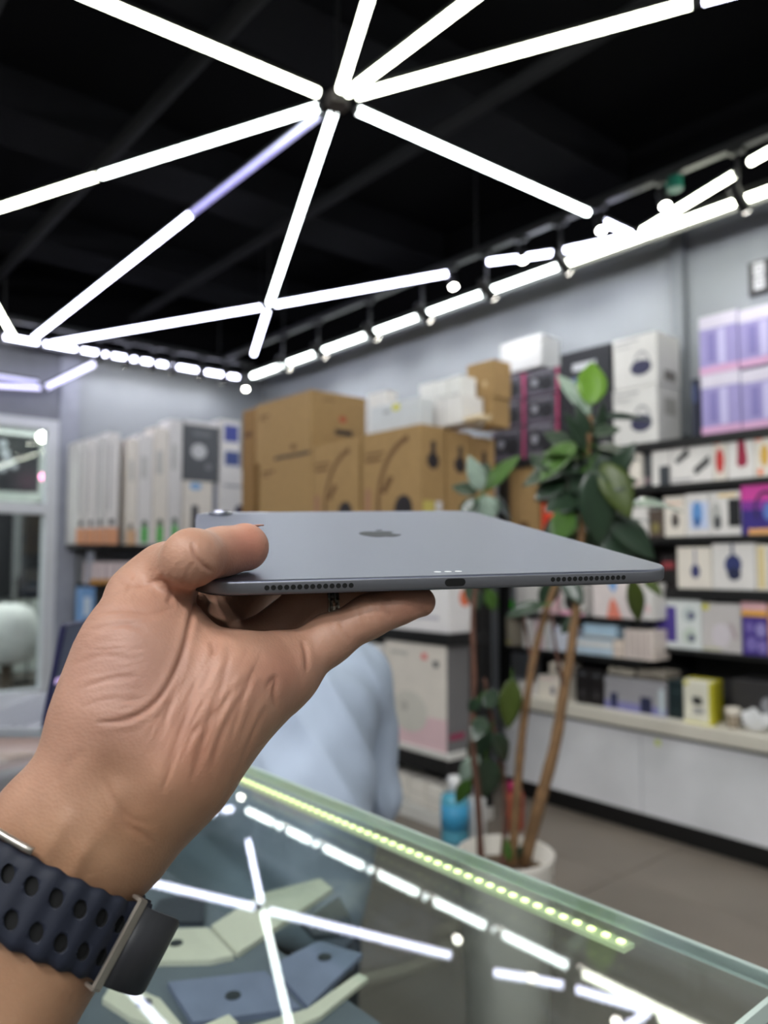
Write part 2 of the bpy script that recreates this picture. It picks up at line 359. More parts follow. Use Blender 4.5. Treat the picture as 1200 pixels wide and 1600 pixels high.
spot('lit spotlight at the room corner', (3.36, 5.86, 2.97), 1, (-0.2, -0.4, -1), drop=0.16, L=0.08)
for i, (x, y) in enumerate(((3.13, 0.4), (3.13, -0.6), (3.13, -1.5))):
    spot(('first', 'second', 'third')[i]+' lit rail spotlight beyond the right picture edge', (x, y, 2.97), 1, (0.25, 0, -1))
# rail added out of view, its fill spotlights brighten the shelves and the hand
fill_rail = thing('track_rail', 'added black rail of fill spotlights over the photographer, out of view', 'rail', (-1.2, 0.4, 2.97))
obj('rail_profile', bxm(-0.02, 0.02, -3.0, 4.4, 0, 0.04, 0.003), BLACK, fill_rail)
for yy in (-2.4, 0.2, 2.8): obj('drop_rod', cyl(bmesh.new(), (0, yy, 0.04), (0, yy, ZC-2.97), 0.006, n=8), BLACK, fill_rail)
for i, yy in enumerate((-2.0, -1.2, -0.4, 0.4, 1.2, 2.0, 2.8, 3.6)):
    spot(('first', 'second', 'third', 'fourth', 'fifth', 'sixth', 'seventh', 'eighth')[i]+' added fill spotlight on the rail over the photographer', (-1.2, yy, 2.97), FILL_SPOT/SPOT_WATT, (1.0, 0.35-0.06*i, -0.42) if i < 5 else (1.0, 1.25, -0.45), drop=0.12, soft=0.07)
# ------------------------------------------------------------------ the tablet in the hand
TR = np.array([[0.97279837, -0.23110335, 0.01595513], [0.00657246, 0.09638188, 0.99532273], [0.2315602, 0.96814347, -0.09527905]])
TT = np.array([0.02997362, -0.02651613, 0.32237813]); TWD, THT, TTH = 0.2149, 0.2806, 0.0061
CB = np.array([list(RT), list(UP), list(FW)])           # rows: camera right, up, forward in the room
def cam2w(p): return np.asarray(p) @ CB + np.array(CAM)
def build_tablet():
    ax = (TR.T @ CB)                                     # rows: tablet x, y, z in the room
    mw = Matrix.Identity(4)
    for i in range(3):
        for k in range(3): mw[k][i] = ax[i][k]
    org = cam2w(TT)
    for k in range(3): mw[k][3] = org[k]
    t = thing('tablet', 'thin grey metal tablet held back side up in the hand', 'tablet'); t.matrix_world = mw
    ALU = mat('grey_aluminium', (118, 121, 138), 0.40, 1.0, var=0.015, scale=500)
    ALE = mat('grey_aluminium_edge', (122, 123, 129), 0.42, 0.7, var=0.015, scale=500)
    R = 0.0185; w2 = TWD/2
    def outline(ins, n=14):
        pts = []
        for cx, cy, a0 in ((w2-R, R, -90), (w2-R, THT-R, 0), (-w2+R, THT-R, 90), (-w2+R, R, 180)):
            for i in range(n+1):
                a = math.radians(a0+90*i/n); pts.append((cx+(R-ins)*math.cos(a), cy+(R-ins)*math.sin(a)))
        return pts
    bm = bmesh.new(); rings = []
    prof = [(0.0014, 0.0), (0.0006, -0.00022), (0.00015, -0.0007), (0, -0.0013), (0, -0.0049), (0.0002, -0.0055), (0.0007, -0.00595), (0.0012, -0.0061)]
    for ins, z in prof: rings.append([bm.verts.new((x, y, z)) for x, y in outline(ins)])
    n = len(rings[0])
    for a, b in zip(rings, rings[1:]):
        for i in range(n): bm.faces.new((a[i], b[i], b[(i+1) % n], a[(i+1) % n]))
    bm.faces.new(rings[0]); bm.faces.new(list(reversed(rings[-1])))
    bmesh.ops.recalc_face_normals(bm, faces=bm.faces)
    sh = obj('shell', bm, ALU, t, smooth=False)
    sh.data.materials.append(ALE)
    for p in sh.data.polygons:
        if len(p.vertices) == 4:
            p.use_smooth = True
            if abs(p.normal.z) < 0.5: p.material_index = 1
    up = lambda u, v, h: (u, v, h)
    obj('screen_glass', prism(bmesh.new(), outline(0.002), lambda u, v, h: (u, v, -TTH-0.0003+h), 0.0003), mat('screen_glass', (10, 10, 12), 0.08), t)
    # emblem: an apple with a bite and a leaf
    A = [(0.00, 0.60), (0.10, 0.66), (0.22, 0.70), (0.36, 0.66), (0.46, 0.56), (0.38, 0.48), (0.33, 0.36), (0.34, 0.20), (0.42, 0.08), (0.52, 0.02), (0.46, -0.14), (0.36, -0.30), (0.25, -0.42), (0.14, -0.44),
         (0.00, -0.39), (-0.13, -0.44), (-0.25, -0.43), (-0.37, -0.30), (-0.47, -0.12), (-0.53, 0.10), (-0.52, 0.32), (-0.45, 0.52), (-0.34, 0.64), (-0.22, 0.69), (-0.10, 0.66)]
    LF = [(0.01, 0.74), (0.03, 0.88), (0.12, 1.0), (0.25, 1.06), (0.24, 0.92), (0.16, 0.80)]
    LM = mat('emblem_mirror_grey', (34, 36, 42), 0.5, 0.0, var=0.02, spec=0.15)
    k = 0.0235
    for nm, pts in (('emblem', A), ('emblem_leaf', LF)):
        obj(nm, prism(bmesh.new(), [(u*k, THT/2+(v-0.2)*k) for u, v in pts], lambda u, v, h: (u, v, h), 0.00008), LM, t)
    # camera in the far corner, flush flash, pale aerial band
    cx, cy = -w2+0.0175, THT-0.0175
    cam = obj('camera_bump', lathe(bmesh.new(), [(0.0082, 0), (0.0082, 0.0016), (0.0076, 0.0021), (0.0062, 0.0021)], 36, (cx, cy, 0)), mat('camera_ring', (150, 152, 160), 0.25, 1.0), t, smooth=True)
    obj('camera_lens', lathe(bmesh.new(), [(0.006, 0), (0.006, 0.0004), (0.0045, 0.0006)], 30, (cx, cy, 0.002)), mat('lens_black', (8, 8, 10), 0.05), cam)
    obj('aerial_band', prism(bmesh.new(), rect(-w2+0.006, THT-0.0125+0.004, -w2+0.052, THT-0.0095+0.004), up, 0.00007), mat('aerial_pale', (205, 206, 212), 0.5), t)
    # contacts, charging port, two rows of sound holes
    CT = mat('contact_metal', (235, 235, 238), 0.3, 0.6)
    for i in (-1, 0, 1): obj('contact', prism(bmesh.new(), ell(-0.0005+i*0.0047, 0.0085, 0.0016, 0.0013, 14), up, 0.00012), CT, t)
    fe = lambda u, v, h: (u, -h, v)
    def stad(hw, hh, n=8):
        pts = []
        for s, a0 in ((1, -90), (-1, 90)):
            for i in range(n+1):
                a = math.radians(a0+180*i/n); pts.append((s*(hw-hh)+hh*math.cos(a), -TTH/2+hh*math.sin(a)))
        return pts
    pt = obj('charging_port', prism(bmesh.new(), stad(0.0046, 0.00165), fe, 0.00006), mat('port_rim', (70, 70, 74), 0.3, 1.0), t)
    obj('port_opening', prism(bmesh.new(), stad(0.0043, 0.0014), fe, 0.0001), mat('port_black', (3, 3, 3), 0.6), pt)
    hm = prism(bmesh.new(), ell(0, 0, 0.00105, 0.00105, 12), fe, 0.00008); hme = bpy.data.meshes.new('sound_hole'); hm.to_mesh(hme); hm.free(); hme.materials.append(MATS['port_black'])
    for s in (-1, 1):
        for i in range(14):
            inst('sound_hole', hme, t, (s*(0.0445+(0.0785-0.0445)*i/13), 0, -TTH/2))
    obj('side_button', bxm(-w2-0.0004, -w2+0.001, THT-0.05, THT-0.03, -0.0042, -0.0019, 0.0003), ALE, t)
    return t
build_tablet()

# ------------------------------------------------------------------ glass showcase
ZG = 1.015
sc = thing('glass_showcase', 'low glass showcase counter with lit far edge under the hand', 'showcase', (0.1, 1.0, 0))
def part(nm, x0, x1, y0, y1, z0, z1, m, bev=0.0, par=sc): return obj(nm, bxm(x0-0.1, x1-0.1, y0-1.0, y1-1.0, z0, z1, bev), m, par)
X0, X1, Y0, Y1 = -0.30, 0.462, 0.196, 1.34
part('glass_top', X0, X1, Y0, Y1, ZG-0.008, ZG, GLASS, 0.001)
EDGE = mat('glass_edge_green', (188, 204, 198), 0.25, var=0.03, spec=0.6)
part('glass_edge', X1, X1+0.003, Y0, Y1, ZG-0.009, ZG+0.0005, EDGE); part('glass_edge', X0, X1+0.003, Y0-0.003, Y0, ZG-0.009, ZG+0.0005, EDGE)
part('side_glass', X1-0.007, X1-0.001, Y0+0.004, Y1-0.004, 0.42, ZG-0.009, GLASS)
part('side_glass', X0+0.001, X0+0.007, Y0+0.004, Y1-0.004, 0.42, ZG-0.009, GLASS)
part('end_glass', X0+0.008, X1-0.008, Y0+0.002, Y0+0.008, 0.42, ZG-0.009, GLASS)
ALF = mat('showcase_aluminium', (176, 180, 180), 0.35, 0.9)
DK = 0.86
part('display_deck', X0+0.01, 0.435, Y0+0.012, Y1-0.01, DK-0.012, DK, mat('deck_slate', (98, 106, 116), 0.6, var=0.2, scale=9), 0.001)
part('lower_cabinet', X0, X1, Y0, Y1, 0.06, 0.42, mat('showcase_base', (120, 122, 126), 0.5), 0.003)
part('kick_plate', X0+0.03, X1-0.03, Y0+0.03, Y1-0.03, 0, 0.06, BLACK)
part('corner_post', X1-0.016, X1-0.002, Y1-0.02, Y1-0.006, 0.42, ZG-0.009, ALF)
# lit strip under the far edge: channel and single diodes
ls = thing('led_strip', 'glowing yellow-green strip of small diodes along the far showcase edge', 'light strip', (X1-0.010, 0.29, ZG-0.0155))
obj('channel', bxm(-0.006, 0.006, 0, 1.02, 0, 0.003), mat('strip_channel', (190, 200, 180), 0.4, emit=(215, 235, 160), estr=0.25), ls)
DI = mat('diode_glow', (230, 240, 190), 0.4, emit=(232, 245, 165), estr=2.6)
db = bmesh.new(); box(db, -0.0022, 0.0022, -0.0024, 0.0024, 0.003, 0.0048, 0.0005); dme = bpy.data.meshes.new('diode'); db.to_mesh(dme); db.free(); dme.materials.append(DI)
for i in range(89): inst('diode', dme, ls, (0, 0.006+i*0.0114, 0))
# display slabs on the deck
CREAM = mat('cream_card', (224, 221, 204), 0.55, var=0.03); SLATE = mat('slate_blue_card', (124, 132, 160), 0.5, var=0.12, scale=25); SPOTM = mat('slab_hole_dark', (40, 46, 52), 0.6)
def slab(label, pix, m, th, spots=(), z=DK):
    pts = [HZ(x, y, z+th) for x, y in pix]; c = sum(pts, Vector())/len(pts)
    o = obj('display_slab', prism(bmesh.new(), [(p.x-c.x, p.y-c.y) for p in pts], lambda u, v, h: (u, v, h), th), m, None, (c.x, c.y, z))
    tag(o, label, 'display slab', 'slabs laid out inside the showcase')
    for x, y in spots:
        q = HZ(x, y, z+th); obj('round_mark', prism(bmesh.new(), ell(q.x-c.x, q.y-c.y, 0.007, 0.007, 14), lambda u, v, h: (u, v, th+h), 0.0008), SPOTM, o)
slab('cream display slab with a dark dot, beside the watch strap', [(222, 1502), (248, 1452), (325, 1449), (366, 1492), (330, 1500)], CREAM, 0.005, [(275, 1474)])
slab('cream display slab angled up right behind the dotted cream slab', [(372, 1489), (330, 1446), (408, 1396), (500, 1372), (520, 1388), (455, 1432)], CREAM, 0.005, [(400, 1418)])
slab('slate blue display slab with a dark dot in the middle of the showcase', [(262, 1534), (415, 1517), (470, 1574), (302, 1597)], SLATE, 0.005, [(364, 1556)])
slab('slate blue display slab next to the crossing reflections', [(422, 1508), (498, 1470), (566, 1490), (482, 1572)], SLATE, 0.005, [(507, 1496)])
slab('narrow cream strip slanting along the showcase deck', [(380, 1640), (380, 1606), (480, 1576), (560, 1520), (575, 1528), (500, 1588)], CREAM, 0.004)
slab('pale cream slab at the bottom left under the strap', [(205, 1590), (160, 1560), (180, 1530), (250, 1560), (300, 1620)], CREAM, 0.005, [(225, 1568)])
slab('dark slate slab at the left inside the showcase', [(225, 1440), (250, 1405), (320, 1392), (318, 1440)], mat('charcoal_card', (52, 56, 66), 0.5), 0.005)
slab('dark slate slab with a dot right of the cream slab', [(470, 1440), (530, 1400), (560, 1455), (490, 1462)], MATS['charcoal_card'], 0.005, [(505, 1432)])
tg = HZ(345, 1588, DK+0.014)
o = tag(obj('price_tag', bxm(-0.012, 0.012, -0.008, 0.008, 0, 0.003, 0.0005), C(236, 232, 212), None, (tg.x, tg.y, DK+0.005)), 'small cream price tag lying on the slate blue slab', 'tag')
# laptop on the counter at the left
lc = HZ(28, 1200, ZG)
lp = thing('laptop', 'open laptop with dark navy lid on the counter behind the hand', 'laptop', (0, 0, 0))
LSIL = mat('laptop_silver', (176, 178, 186), 0.35, 0.7); KEYM = mat('laptop_key', (150, 152, 164), 0.5)
q = HZ(64, 1156, ZG); lp.location = (q.x, q.y, ZG); lp.rotation_euler = (0, 0, math.atan2(0.75, 0.66))
bs = obj('keyboard_deck', bxm(0, 0.27, 0.0, 0.19, 0.002, 0.016, 0.003), LSIL, lp)
kb = bxm(-0.008, 0.008, -0.007, 0.007, 0, 0.0018, 0.0006); kme = bpy.data.meshes.new('key'); kb.to_mesh(kme); kb.free(); kme.materials.append(KEYM)
for i in range(14):
    for j in range(5): inst('key', kme, bs, (0.016+i*0.0183, 0.035+j*0.0185, 0.016))
lid = obj('lid', bxm(0, 0.27, -0.004, 0.004, 0, 0.138, 0.003), mat('laptop_lid_navy', (22, 22, 62), 0.4), lp, (0, -0.002, 0.016)); lid.rotation_euler = (math.radians(10), 0, 0)
obj('screen', bxm(0.004, 0.266, 0.004, 0.0052, 0.008, 0.132), mat('laptop_screen', (14, 14, 48), 0.2, emit=(18, 16, 70), estr=0.35), lid)
obj('lid_stripe', bxm(0.0, 0.27, -0.0048, -0.004, 0.058, 0.066), mat('screen_bar_pink', (200, 170, 220), 0.4, emit=(200, 170, 225), estr=0.5), lid)
stb = thing('side_table', 'low side table with a pink top beyond the laptop', 'table', (0.42, 1.86, 0))
obj('table_top', bxm(-0.25, 0.25, -0.24, 0.24, 0.85, 0.875, 0.004), C(222, 176, 166), stb)
for sx in (-1, 1):
    for sy in (-1, 1): obj('leg', bxm(sx*0.225-0.018, sx*0.225+0.018, sy*0.215-0.018, sy*0.215+0.018, 0, 0.85), BLACK, stb)

# ------------------------------------------------------------------ shelving along the right wall
XC, XB, XF = 3.42, 3.30, 3.26
z1, z2, z3, z4, z5, zl = 1.838, 1.622, 1.370, 1.125, 0.842, 0.54
zb4, zb5 = 0.976, 0.785
YE = 2.86                                                # far end of the lower bays
base = thing('base_cabinet', 'long low white cabinet with pale ledge and black kick under the shelves', 'cabinet', (XF, 0, 0))
yy = [YE-0.02, 2.01, 1.22, 0.43, -0.36, -1.2]
PANELM = mat('white_cabinet_panel', (226, 226, 231), 0.25, var=0.05, scale=4)
for a, b in zip(yy, yy[1:]): obj('front_panel', bxm(0, 0.018, b+0.002, a-0.002, 0.088, 0.455, 0.002), PANELM, base)
obj('carcass', bxm(0.02, 0.47, yy[-1], yy[0], 0.088, 0.455), PANELM, base)
obj('kick_board', bxm(0.012, 0.44, yy[-1], yy[0], 0, 0.086), mat('kick_black', (10, 10, 11), 0.5), base)
obj('black_band', bxm(0.004, 0.45, yy[-1], yy[0], 0.455, 0.478), MATS['kick_black'], base)  # black band under the ledge
obj('ledge_top', bxm(-0.04, 0.48, yy[-1], yy[0], 0.478, zl, 0.004), mat('ledge_cream', (222, 216, 204), 0.4, var=0.02), base)
q = HX(1028, 1160, XF)
tag(obj('sticky_note', bxm(-0.002, 0, -0.014, 0.014, -0.03, 0.0), C(214, 224, 150), None, (XF-0.0005, q.y, q.z+0.015)), 'small yellow-green sticky note on the cabinet front', 'note')

sv = thing('wall_shelving', 'tall black wall shelving full of boxed accessories on the right', 'shelving', (XC, 0, zl))
def board(nm, x0, x1, y0, y1, zt, th=0.022, m=BLACK): obj(nm, bxm(x0-XC, x1-XC, y0, y1, zt-th-zl, zt-zl, 0.002), m, sv)
YN = -0.8
yT = HX(768, 715, XC).y
board('shelf_board', XC-0.01, XW-0.02, YN, yT, z1, 0.045)
yM = HX(838, 760, XC).y
board('shelf_board', XC-0.01, XW-0.02, YN, yM, z2, 0.03); board('shelf_board', XC-0.01, XW-0.02, YN, yM, z3, 0.03)
yD = 2.0
board('shelf_board', XC-0.01, XW-0.02, YN, yD, z4, 0.05); board('shelf_board', XC-0.01, XW-0.02, YN, yD, z5, 0.022)
board('shelf_board', XB-0.01, XW-0.02, yD+0.005, YE, zb4, 0.028); board('shelf_board', XB-0.01, XW-0.02, yD+0.005, YE, zb5, 0.03)
for y in (YE+0.002, ): obj('upright', bxm(XB-XC, XB-XC+0.05, y, y+0.045, 0, z1-0.047-zl), BLACK, sv)
for x, y in ((XW-0.06, yD-0.02), (XW-0.06, 0.6), (XW-0.06, YE+0.01)): obj('upright', bxm(x-XC, x-XC+0.04, y, y+0.03, 0, z1-0.047-zl), BLACK, sv)
obj('back_board', bxm(XW-0.018-XC, XW-0.003-XC, YN, YE+0.1, 0.002, z1-0.05-zl), mat('shelf_back_dark', (46, 45, 46), 0.7), sv)
obj('divider', bxm(XC+0.03-XC, XW-0.02-XC, yD-0.012, yD+0.004, 0.002, z4-0.05-zl), BLACK, sv)

W = C(226, 222, 220); W2 = C(214, 212, 210); OFF = C(232, 224, 214); NAVY = C(38, 44, 84); GREY = C(150, 150, 154); DG = C(70, 72, 76); BLK = C(26, 26, 30); RED = C(190, 44, 44); CRIM = C(150, 28, 62)
PUR = C(82, 66, 150); LIL = C(152, 143, 194); LILD = C(126, 118, 176); PINKL = C(206, 160, 196); BLUE = C(96, 146, 206); SKY = C(176, 204, 226); YEL = C(206, 200, 40); ORG = C(236, 120, 60); PINK = C(232, 196, 200); TEAL = C(22, 40, 44)
# row on top of the shelving
xp = XC+0.005
lilp = [P(0, 0.78, 1, 1, C(206, 200, 216)), P(0.22, 0.2, 0.42, 0.7, LILD, 'printed_picture'), P(0.5, 0.15, 0.68, 0.74, C(190, 184, 222), 'printed_picture'), P(0, 0, 1, 0.13, PINKL)]
zm = HX(1125, 582, xp).z
for lab, xl, xr_, yt, z in (('lilac retail box, lower left of the four on top of the shelving', 1094, 1156, 582, z1), ('lilac retail box, lower right of the four on top of the shelving', 1156.5, 1228, 573, z1),
                        ('lilac retail box, upper left of the four on top of the shelving', 1091, 1152, 490, zm+0.001), ('lilac retail box, upper right of the four on top of the shelving', 1152.5, 1222, 478, zm+0.001)):
    zt = zm if z == z1 else None
    o = bx(lab, xl, xr_, yt, xp, z, 0.2, LIL, lilp, group='lilac boxes stacked on the shelving')
    if zt: pass
bx('narrow navy box standing left of the lilac boxes', 1079, 1091, 592, xp+0.06, z1, 0.15, C(24, 28, 50), [P(0.2, 0.6, 0.8, 0.9, C(60, 70, 110))])
hp = lambda: [('printed_picture', arc(0.66, 0.38, 0.2, 0.3, 0.2, 2.9, 0.18), GREY), Q(ell(0.64, 0.36, 0.24, 0.15), C(52, 52, 82)), P(0.05, 0.9, 0.6, 0.93, GREY), P(0.05, 0.8, 0.4, 0.82, GREY)]
zh = HX(990, 606, xp).z
bx('white headset box, lower of the two beside the tall black box', 957, 1027, 606, xp, z1, 0.22, W2, hp(), [P(0.3, 0.5, 0.8, 0.8, C(170, 168, 164))])
bx('white headset box, upper of the two beside the tall black box', 957, 1026, 525, xp, zh+0.002, 0.22, W2, hp(), [P(0.3, 0.1, 0.8, 0.3, C(120, 116, 112))])
bx('tall black retail box with white lettering behind the plant top', 874, 954, 545, xp, z1, 0.2, C(34, 35, 42),
   [P(0.26, 0.8, 0.72, 0.87, C(200, 202, 210), 'printed_lettering'), P(0.22, 0.66, 0.75, 0.73, C(96, 108, 150), 'printed_lettering'), P(0.3, 0.58, 0.75, 0.64, C(60, 76, 150), 'printed_lettering'), P(0.05, 0.03, 0.95, 0.05, GREY)])
PKG = C(74, 72, 82); MAG = C(184, 54, 106)
gp = [P(0.0, 0, 0.03, 1, C(120, 60, 100)), P(0.93, 0, 1, 1, MAG), E(0.28, 0.55, 0.2, 0.3, C(30, 30, 36)), E(0.28, 0.55, 0.1, 0.15, C(150, 150, 160)), E(0.64, 0.42, 0.2, 0.3, C(30, 30, 36)), P(0.1, 0.86, 0.8, 0.95, C(130, 126, 138), 'printed_lettering'), P(0.1, 0.02, 0.85, 0.12, C(110, 100, 116))]
ybs = [(712, 668), (668, 628), (628, 588)]
zz = z1
for r, (yb, yt) in enumerate(((0, 671), (0, 629), (0, 588))):
    for cidx, (xl, xr_) in enumerate(((769, 820), (821, 873))):
        lab = ('bottom', 'middle', 'top')[r]+' dark grey and magenta box, '+('left', 'right')[cidx]+' stack, next to the tall black box'
        o = bx(lab, xl, xr_, yt-10*cidx, xp, zz+0.001, 0.18, PKG, gp, group='dark boxes with magenta spines')
    zz = HX(820, yt-5, xp).z+0.006
zt6 = zz+0.004
bx('white carton lying on top of the dark magenta boxes', 781, 846, 530, xp+0.004, zt6+0.012, 0.17, C(196, 196, 198), [P(0.02, 0.0, 0.98, 0.03, GREY)], lid=0.8)
# tall cartons below that row
for lab, xl, xr_, yt in (('plain brown carton under the dark magenta boxes, left', 777, 806, 735), ('plain brown carton under the dark magenta boxes, right', 807, 843, 730)):
    bx(lab, xl, xr_, yt, XC+0.03, z3-0.1+0.004, 0.25, KRAFT, [P(0.1, 0.1, 0.5, 0.4, KRAFTD)], name='carton', tape=True)
board('shelf_board', XC-0.005, XW-0.02, yM+0.004, YE, z3-0.1, 0.02)
# second row
xq = XC+0.008
bx('rounded white box at the left end of the second shelf', 981, 1001, 707, xq, z2, 0.1, OFF, [P(0.1, 0.1, 0.9, 0.2, C(220, 190, 190))], bev=0.02)
bx('dark slim box between two white boxes on the second shelf', 1001.5, 1017, 702, xq+0.03, z2, 0.1, DG, [P(0.1, 0.1, 0.9, 0.25, C(150, 130, 136))])
bx('white box with charcoal corner on the second shelf', 1017.5, 1046, 704, xq, z2, 0.12, W, [P(0.42, 0.0, 1, 0.55, C(62, 66, 72), 'printed_picture')])
bx('wide white box with two slanting dark bars on the second shelf', 1046.5, 1113, 684, xq, z2, 0.12, W,
   [Q([(0.1, 0.52), (0.42, 0.8), (0.46, 0.62), (0.16, 0.44)], C(60, 60, 62)), Q([(0.55, 0.3), (0.92, 0.58), (0.94, 0.4), (0.6, 0.16)], C(60, 60, 62)), P(0.04, 0.06, 0.5, 0.1, GREY)])
bx('slim white box with a red speaker picture', 1113.5, 1134, 684, xq, z2, 0.12, OFF, [('printed_picture', ell(0.5, 0.46, 0.34, 0.3), RED), P(0.1, 0.84, 0.6, 0.95, C(236, 150, 140))])
bx('tall white box with a crimson speaker picture', 1134.5, 1177, 669, xq, z2, 0.13, W, [Q([(0.36, 0.28), (0.42, 0.8), (0.5, 0.86), (0.64, 0.84), (0.76, 0.4), (0.74, 0.26), (0.5, 0.22)], CRIM)])
bx('white box with an amber picture and orange dot at the right edge', 1177.5, 1222, 677, xq, z2, 0.12, OFF, [E(0.36, 0.5, 0.16, 0.26, C(214, 170, 80)), E(0.2, 0.12, 0.1, 0.08, ORG), P(0.02, 0.84, 0.3, 0.96, C(240, 160, 140))])
# third row
bx('plain white box at the left end of the third shelf', 972, 1011, 793, xq, z3, 0.12, W, [P(0.1, 0.1, 0.7, 0.2, PINK)])
bx('slim brown box on the third shelf', 1011.5, 1036, 797, xq+0.02, z3, 0.12, C(92, 78, 70), [E(0.5, 0.35, 0.25, 0.2, C(140, 130, 80))])
bx('white box with a small dark watch picture on the third shelf', 1036.5, 1069, 776, xq, z3, 0.12, OFF, [E(0.55, 0.42, 0.2, 0.2, C(120, 112, 108)), E(0.58, 0.36, 0.14, 0.12, C(50, 46, 46)), P(0.08, 0.8, 0.9, 0.86, C(236, 200, 180))])
bx('white box with a blue earbud picture on the third shelf', 1069.5, 1107, 771, xq, z3, 0.12, W, [P(0.2, 0.16, 0.98, 0.8, C(198, 208, 236)), E(0.52, 0.52, 0.22, 0.3, BLUE), E(0.5, 0.32, 0.12, 0.12, C(50, 90, 150))])
bx('white box with a grey mouse picture and black panel on the third shelf', 1107.5, 1156, 768, xq, z3, 0.12, W, [E(0.22, 0.45, 0.18, 0.32, C(180, 180, 178)), E(0.26, 0.3, 0.13, 0.16, DG), P(0.62, 0.2, 1.0, 0.82, BLK, 'printed_picture'), P(0.3, 0.88, 0.9, 0.94, C(236, 200, 120))])
bx('magenta and purple headphone box at the right edge', 1156.5, 1212, 757, xq, z3, 0.14, C(58, 44, 128),
   [P(0, 0.68, 1, 1, C(214, 70, 164)), P(0, 0.5, 1, 0.68, C(128, 52, 152)), ('printed_picture', arc(0.72, 0.52, 0.34, 0.36, -0.6, 3.8, 0.2), C(46, 36, 76)), E(0.8, 0.45, 0.16, 0.18, C(90, 120, 190)), P(0.2, 0.0, 1, 0.12, C(230, 170, 110))])
# fourth row
bx('small black and red item box beside the tablet corner', 1032, 1056, 868, xq+0.03, z4, 0.12, C(34, 26, 28), [P(0.1, 0.6, 0.9, 0.8, C(150, 60, 66)), E(0.5, 0.3, 0.3, 0.18, C(10, 10, 10))])
bx('white box with a small hanging navy case picture', 1057, 1111, 855, xq, z4, 0.12, OFF, [E(0.54, 0.42, 0.13, 0.17, C(58, 62, 110)), P(0.51, 0.55, 0.56, 0.96, C(130, 130, 160))])
bx('larger white box with a navy headset picture', 1111.5, 1179, 849, xq, z4, 0.13, W, [E(0.5, 0.54, 0.2, 0.22, C(50, 58, 110)), E(0.52, 0.34, 0.16, 0.14, C(36, 42, 74)), P(0.46, 0.7, 0.52, 0.98, C(60, 66, 104))])
bx('white box with a yellow stripe at the right edge of the fourth shelf', 1179.5, 1216, 851, xq, z4, 0.12, OFF, [P(0.1, 0.05, 0.4, 0.95, C(226, 206, 150)), P(0.6, 0.1, 0.66, 0.9, GREY)])
# fifth row
bx('white box with a purple panel and two round pictures', 1021, 1095, 932, xq, z5, 0.14, C(222, 226, 226), [P(0.03, 0.12, 0.48, 0.8, PUR, 'printed_picture'), E(0.76, 0.66, 0.14, 0.15, C(190, 200, 200)), E(0.8, 0.64, 0.07, 0.07, C(80, 76, 120)), E(0.76, 0.26, 0.14, 0.15, C(196, 208, 196)), E(0.8, 0.22, 0.07, 0.07, C(80, 76, 120))])
bx('pale grey box with a yellow dot and faint pink picture', 1095.5, 1157, 943, xq, z5, 0.14, C(204, 198, 198), [E(0.1, 0.92, 0.09, 0.07, YEL), E(0.5, 0.35, 0.24, 0.25, C(216, 208, 216)), Q([(0.7, 0.6), (0.78, 0.6), (0.92, 0.3), (0.84, 0.28)], C(180, 160, 170)), P(0.02, 0.04, 0.5, 0.08, C(190, 190, 150))])
bx('purple box with an orange and pink top band', 1157.5, 1198, 937, xq, z5, 0.14, C(78, 60, 146), [P(0, 0.7, 1, 0.8, C(240, 176, 60)), P(0, 0.8, 1, 1, C(234, 184, 190)), E(0.3, 0.5, 0.18, 0.1, C(120, 104, 180)), E(0.75, 0.46, 0.2, 0.13, C(150, 140, 200)), E(0.38, 0.2, 0.22, 0.13, C(130, 116, 190)), E(0.8, 0.16, 0.18, 0.12, C(140, 124, 196))])
bx('orange box cut by the right picture edge on the fifth shelf', 1198.5, 1240, 937, xq, z5, 0.14, C(214, 150, 110), [P(0.1, 0.2, 0.9, 0.4, W)])
# ledge
ye = [(1067, 1112), (0, 0)]
fp = [P(0.0, 0.0, 1, 0.03, YEL), P(0.88, 0, 1, 1, C(216, 206, 70)), E(0.1, 0.93, 0.08, 0.05, YEL), Q([(0.3, 0.62), (0.62, 0.62), (0.66, 0.44), (0.34, 0.44)], C(54, 54, 56)), E(0.52, 0.3, 0.2, 0.06, GREY), P(0.1, 0.12, 0.6, 0.16, C(200, 198, 190))]
xy = XF+0.01
bx('white and yellow box standing in front on the ledge', 1067, 1113, 1064, xy, zl, 0.045, C(240, 236, 220), fp, [P(0, 0, 0.9, 1, C(186, 178, 30))])
q = HX(1113, 1064, xy)
bx('yellow box standing behind the white and yellow one on the ledge', 1069, 1115, 1062, xy+0.05, zl, 0.085, C(176, 166, 26), [], [P(0, 0.02, 0.35, 0.98, C(226, 220, 170)), P(0.4, 0.05, 0.95, 0.95, C(150, 142, 20))])
bx('dark teal box left of the yellow boxes on the ledge', 1043, 1066, 1064, xy+0.03, zl, 0.12, TEAL, [P(0.25, 0.7, 0.95, 0.72, C(80, 100, 104)), P(0.1, 0.2, 0.9, 0.22, C(50, 70, 74))])
bx('dark charcoal case at the right end of the ledge', 1143, 1232, 1066, xy+0.11, zl, 0.2, C(54, 52, 54), [E(0.62, 0.5, 0.1, 0.18, C(150, 150, 156)), E(0.72, 0.56, 0.05, 0.1, C(120, 70, 50))])
cc = HZ(1146, 1152, zl); cup = thing('paper_cup', 'paper cup with white lid and brown pattern on the ledge', 'cup', (xy+0.04, HX(1146, 1140, xy+0.04).y, zl))
ch = 0.082
obj('cup_body', lathe(bmesh.new(), [(0.022, 0), (0.0295, ch), (0.027, ch)], 24), C(150, 134, 116), cup, smooth=True)
obj('cup_rim', lathe(bmesh.new(), [(0.0305, ch-0.026), (0.0325, ch-0.022), (0.0325, ch), (0.028, ch+0.003)], 24), C(224, 216, 204), cup, smooth=True)
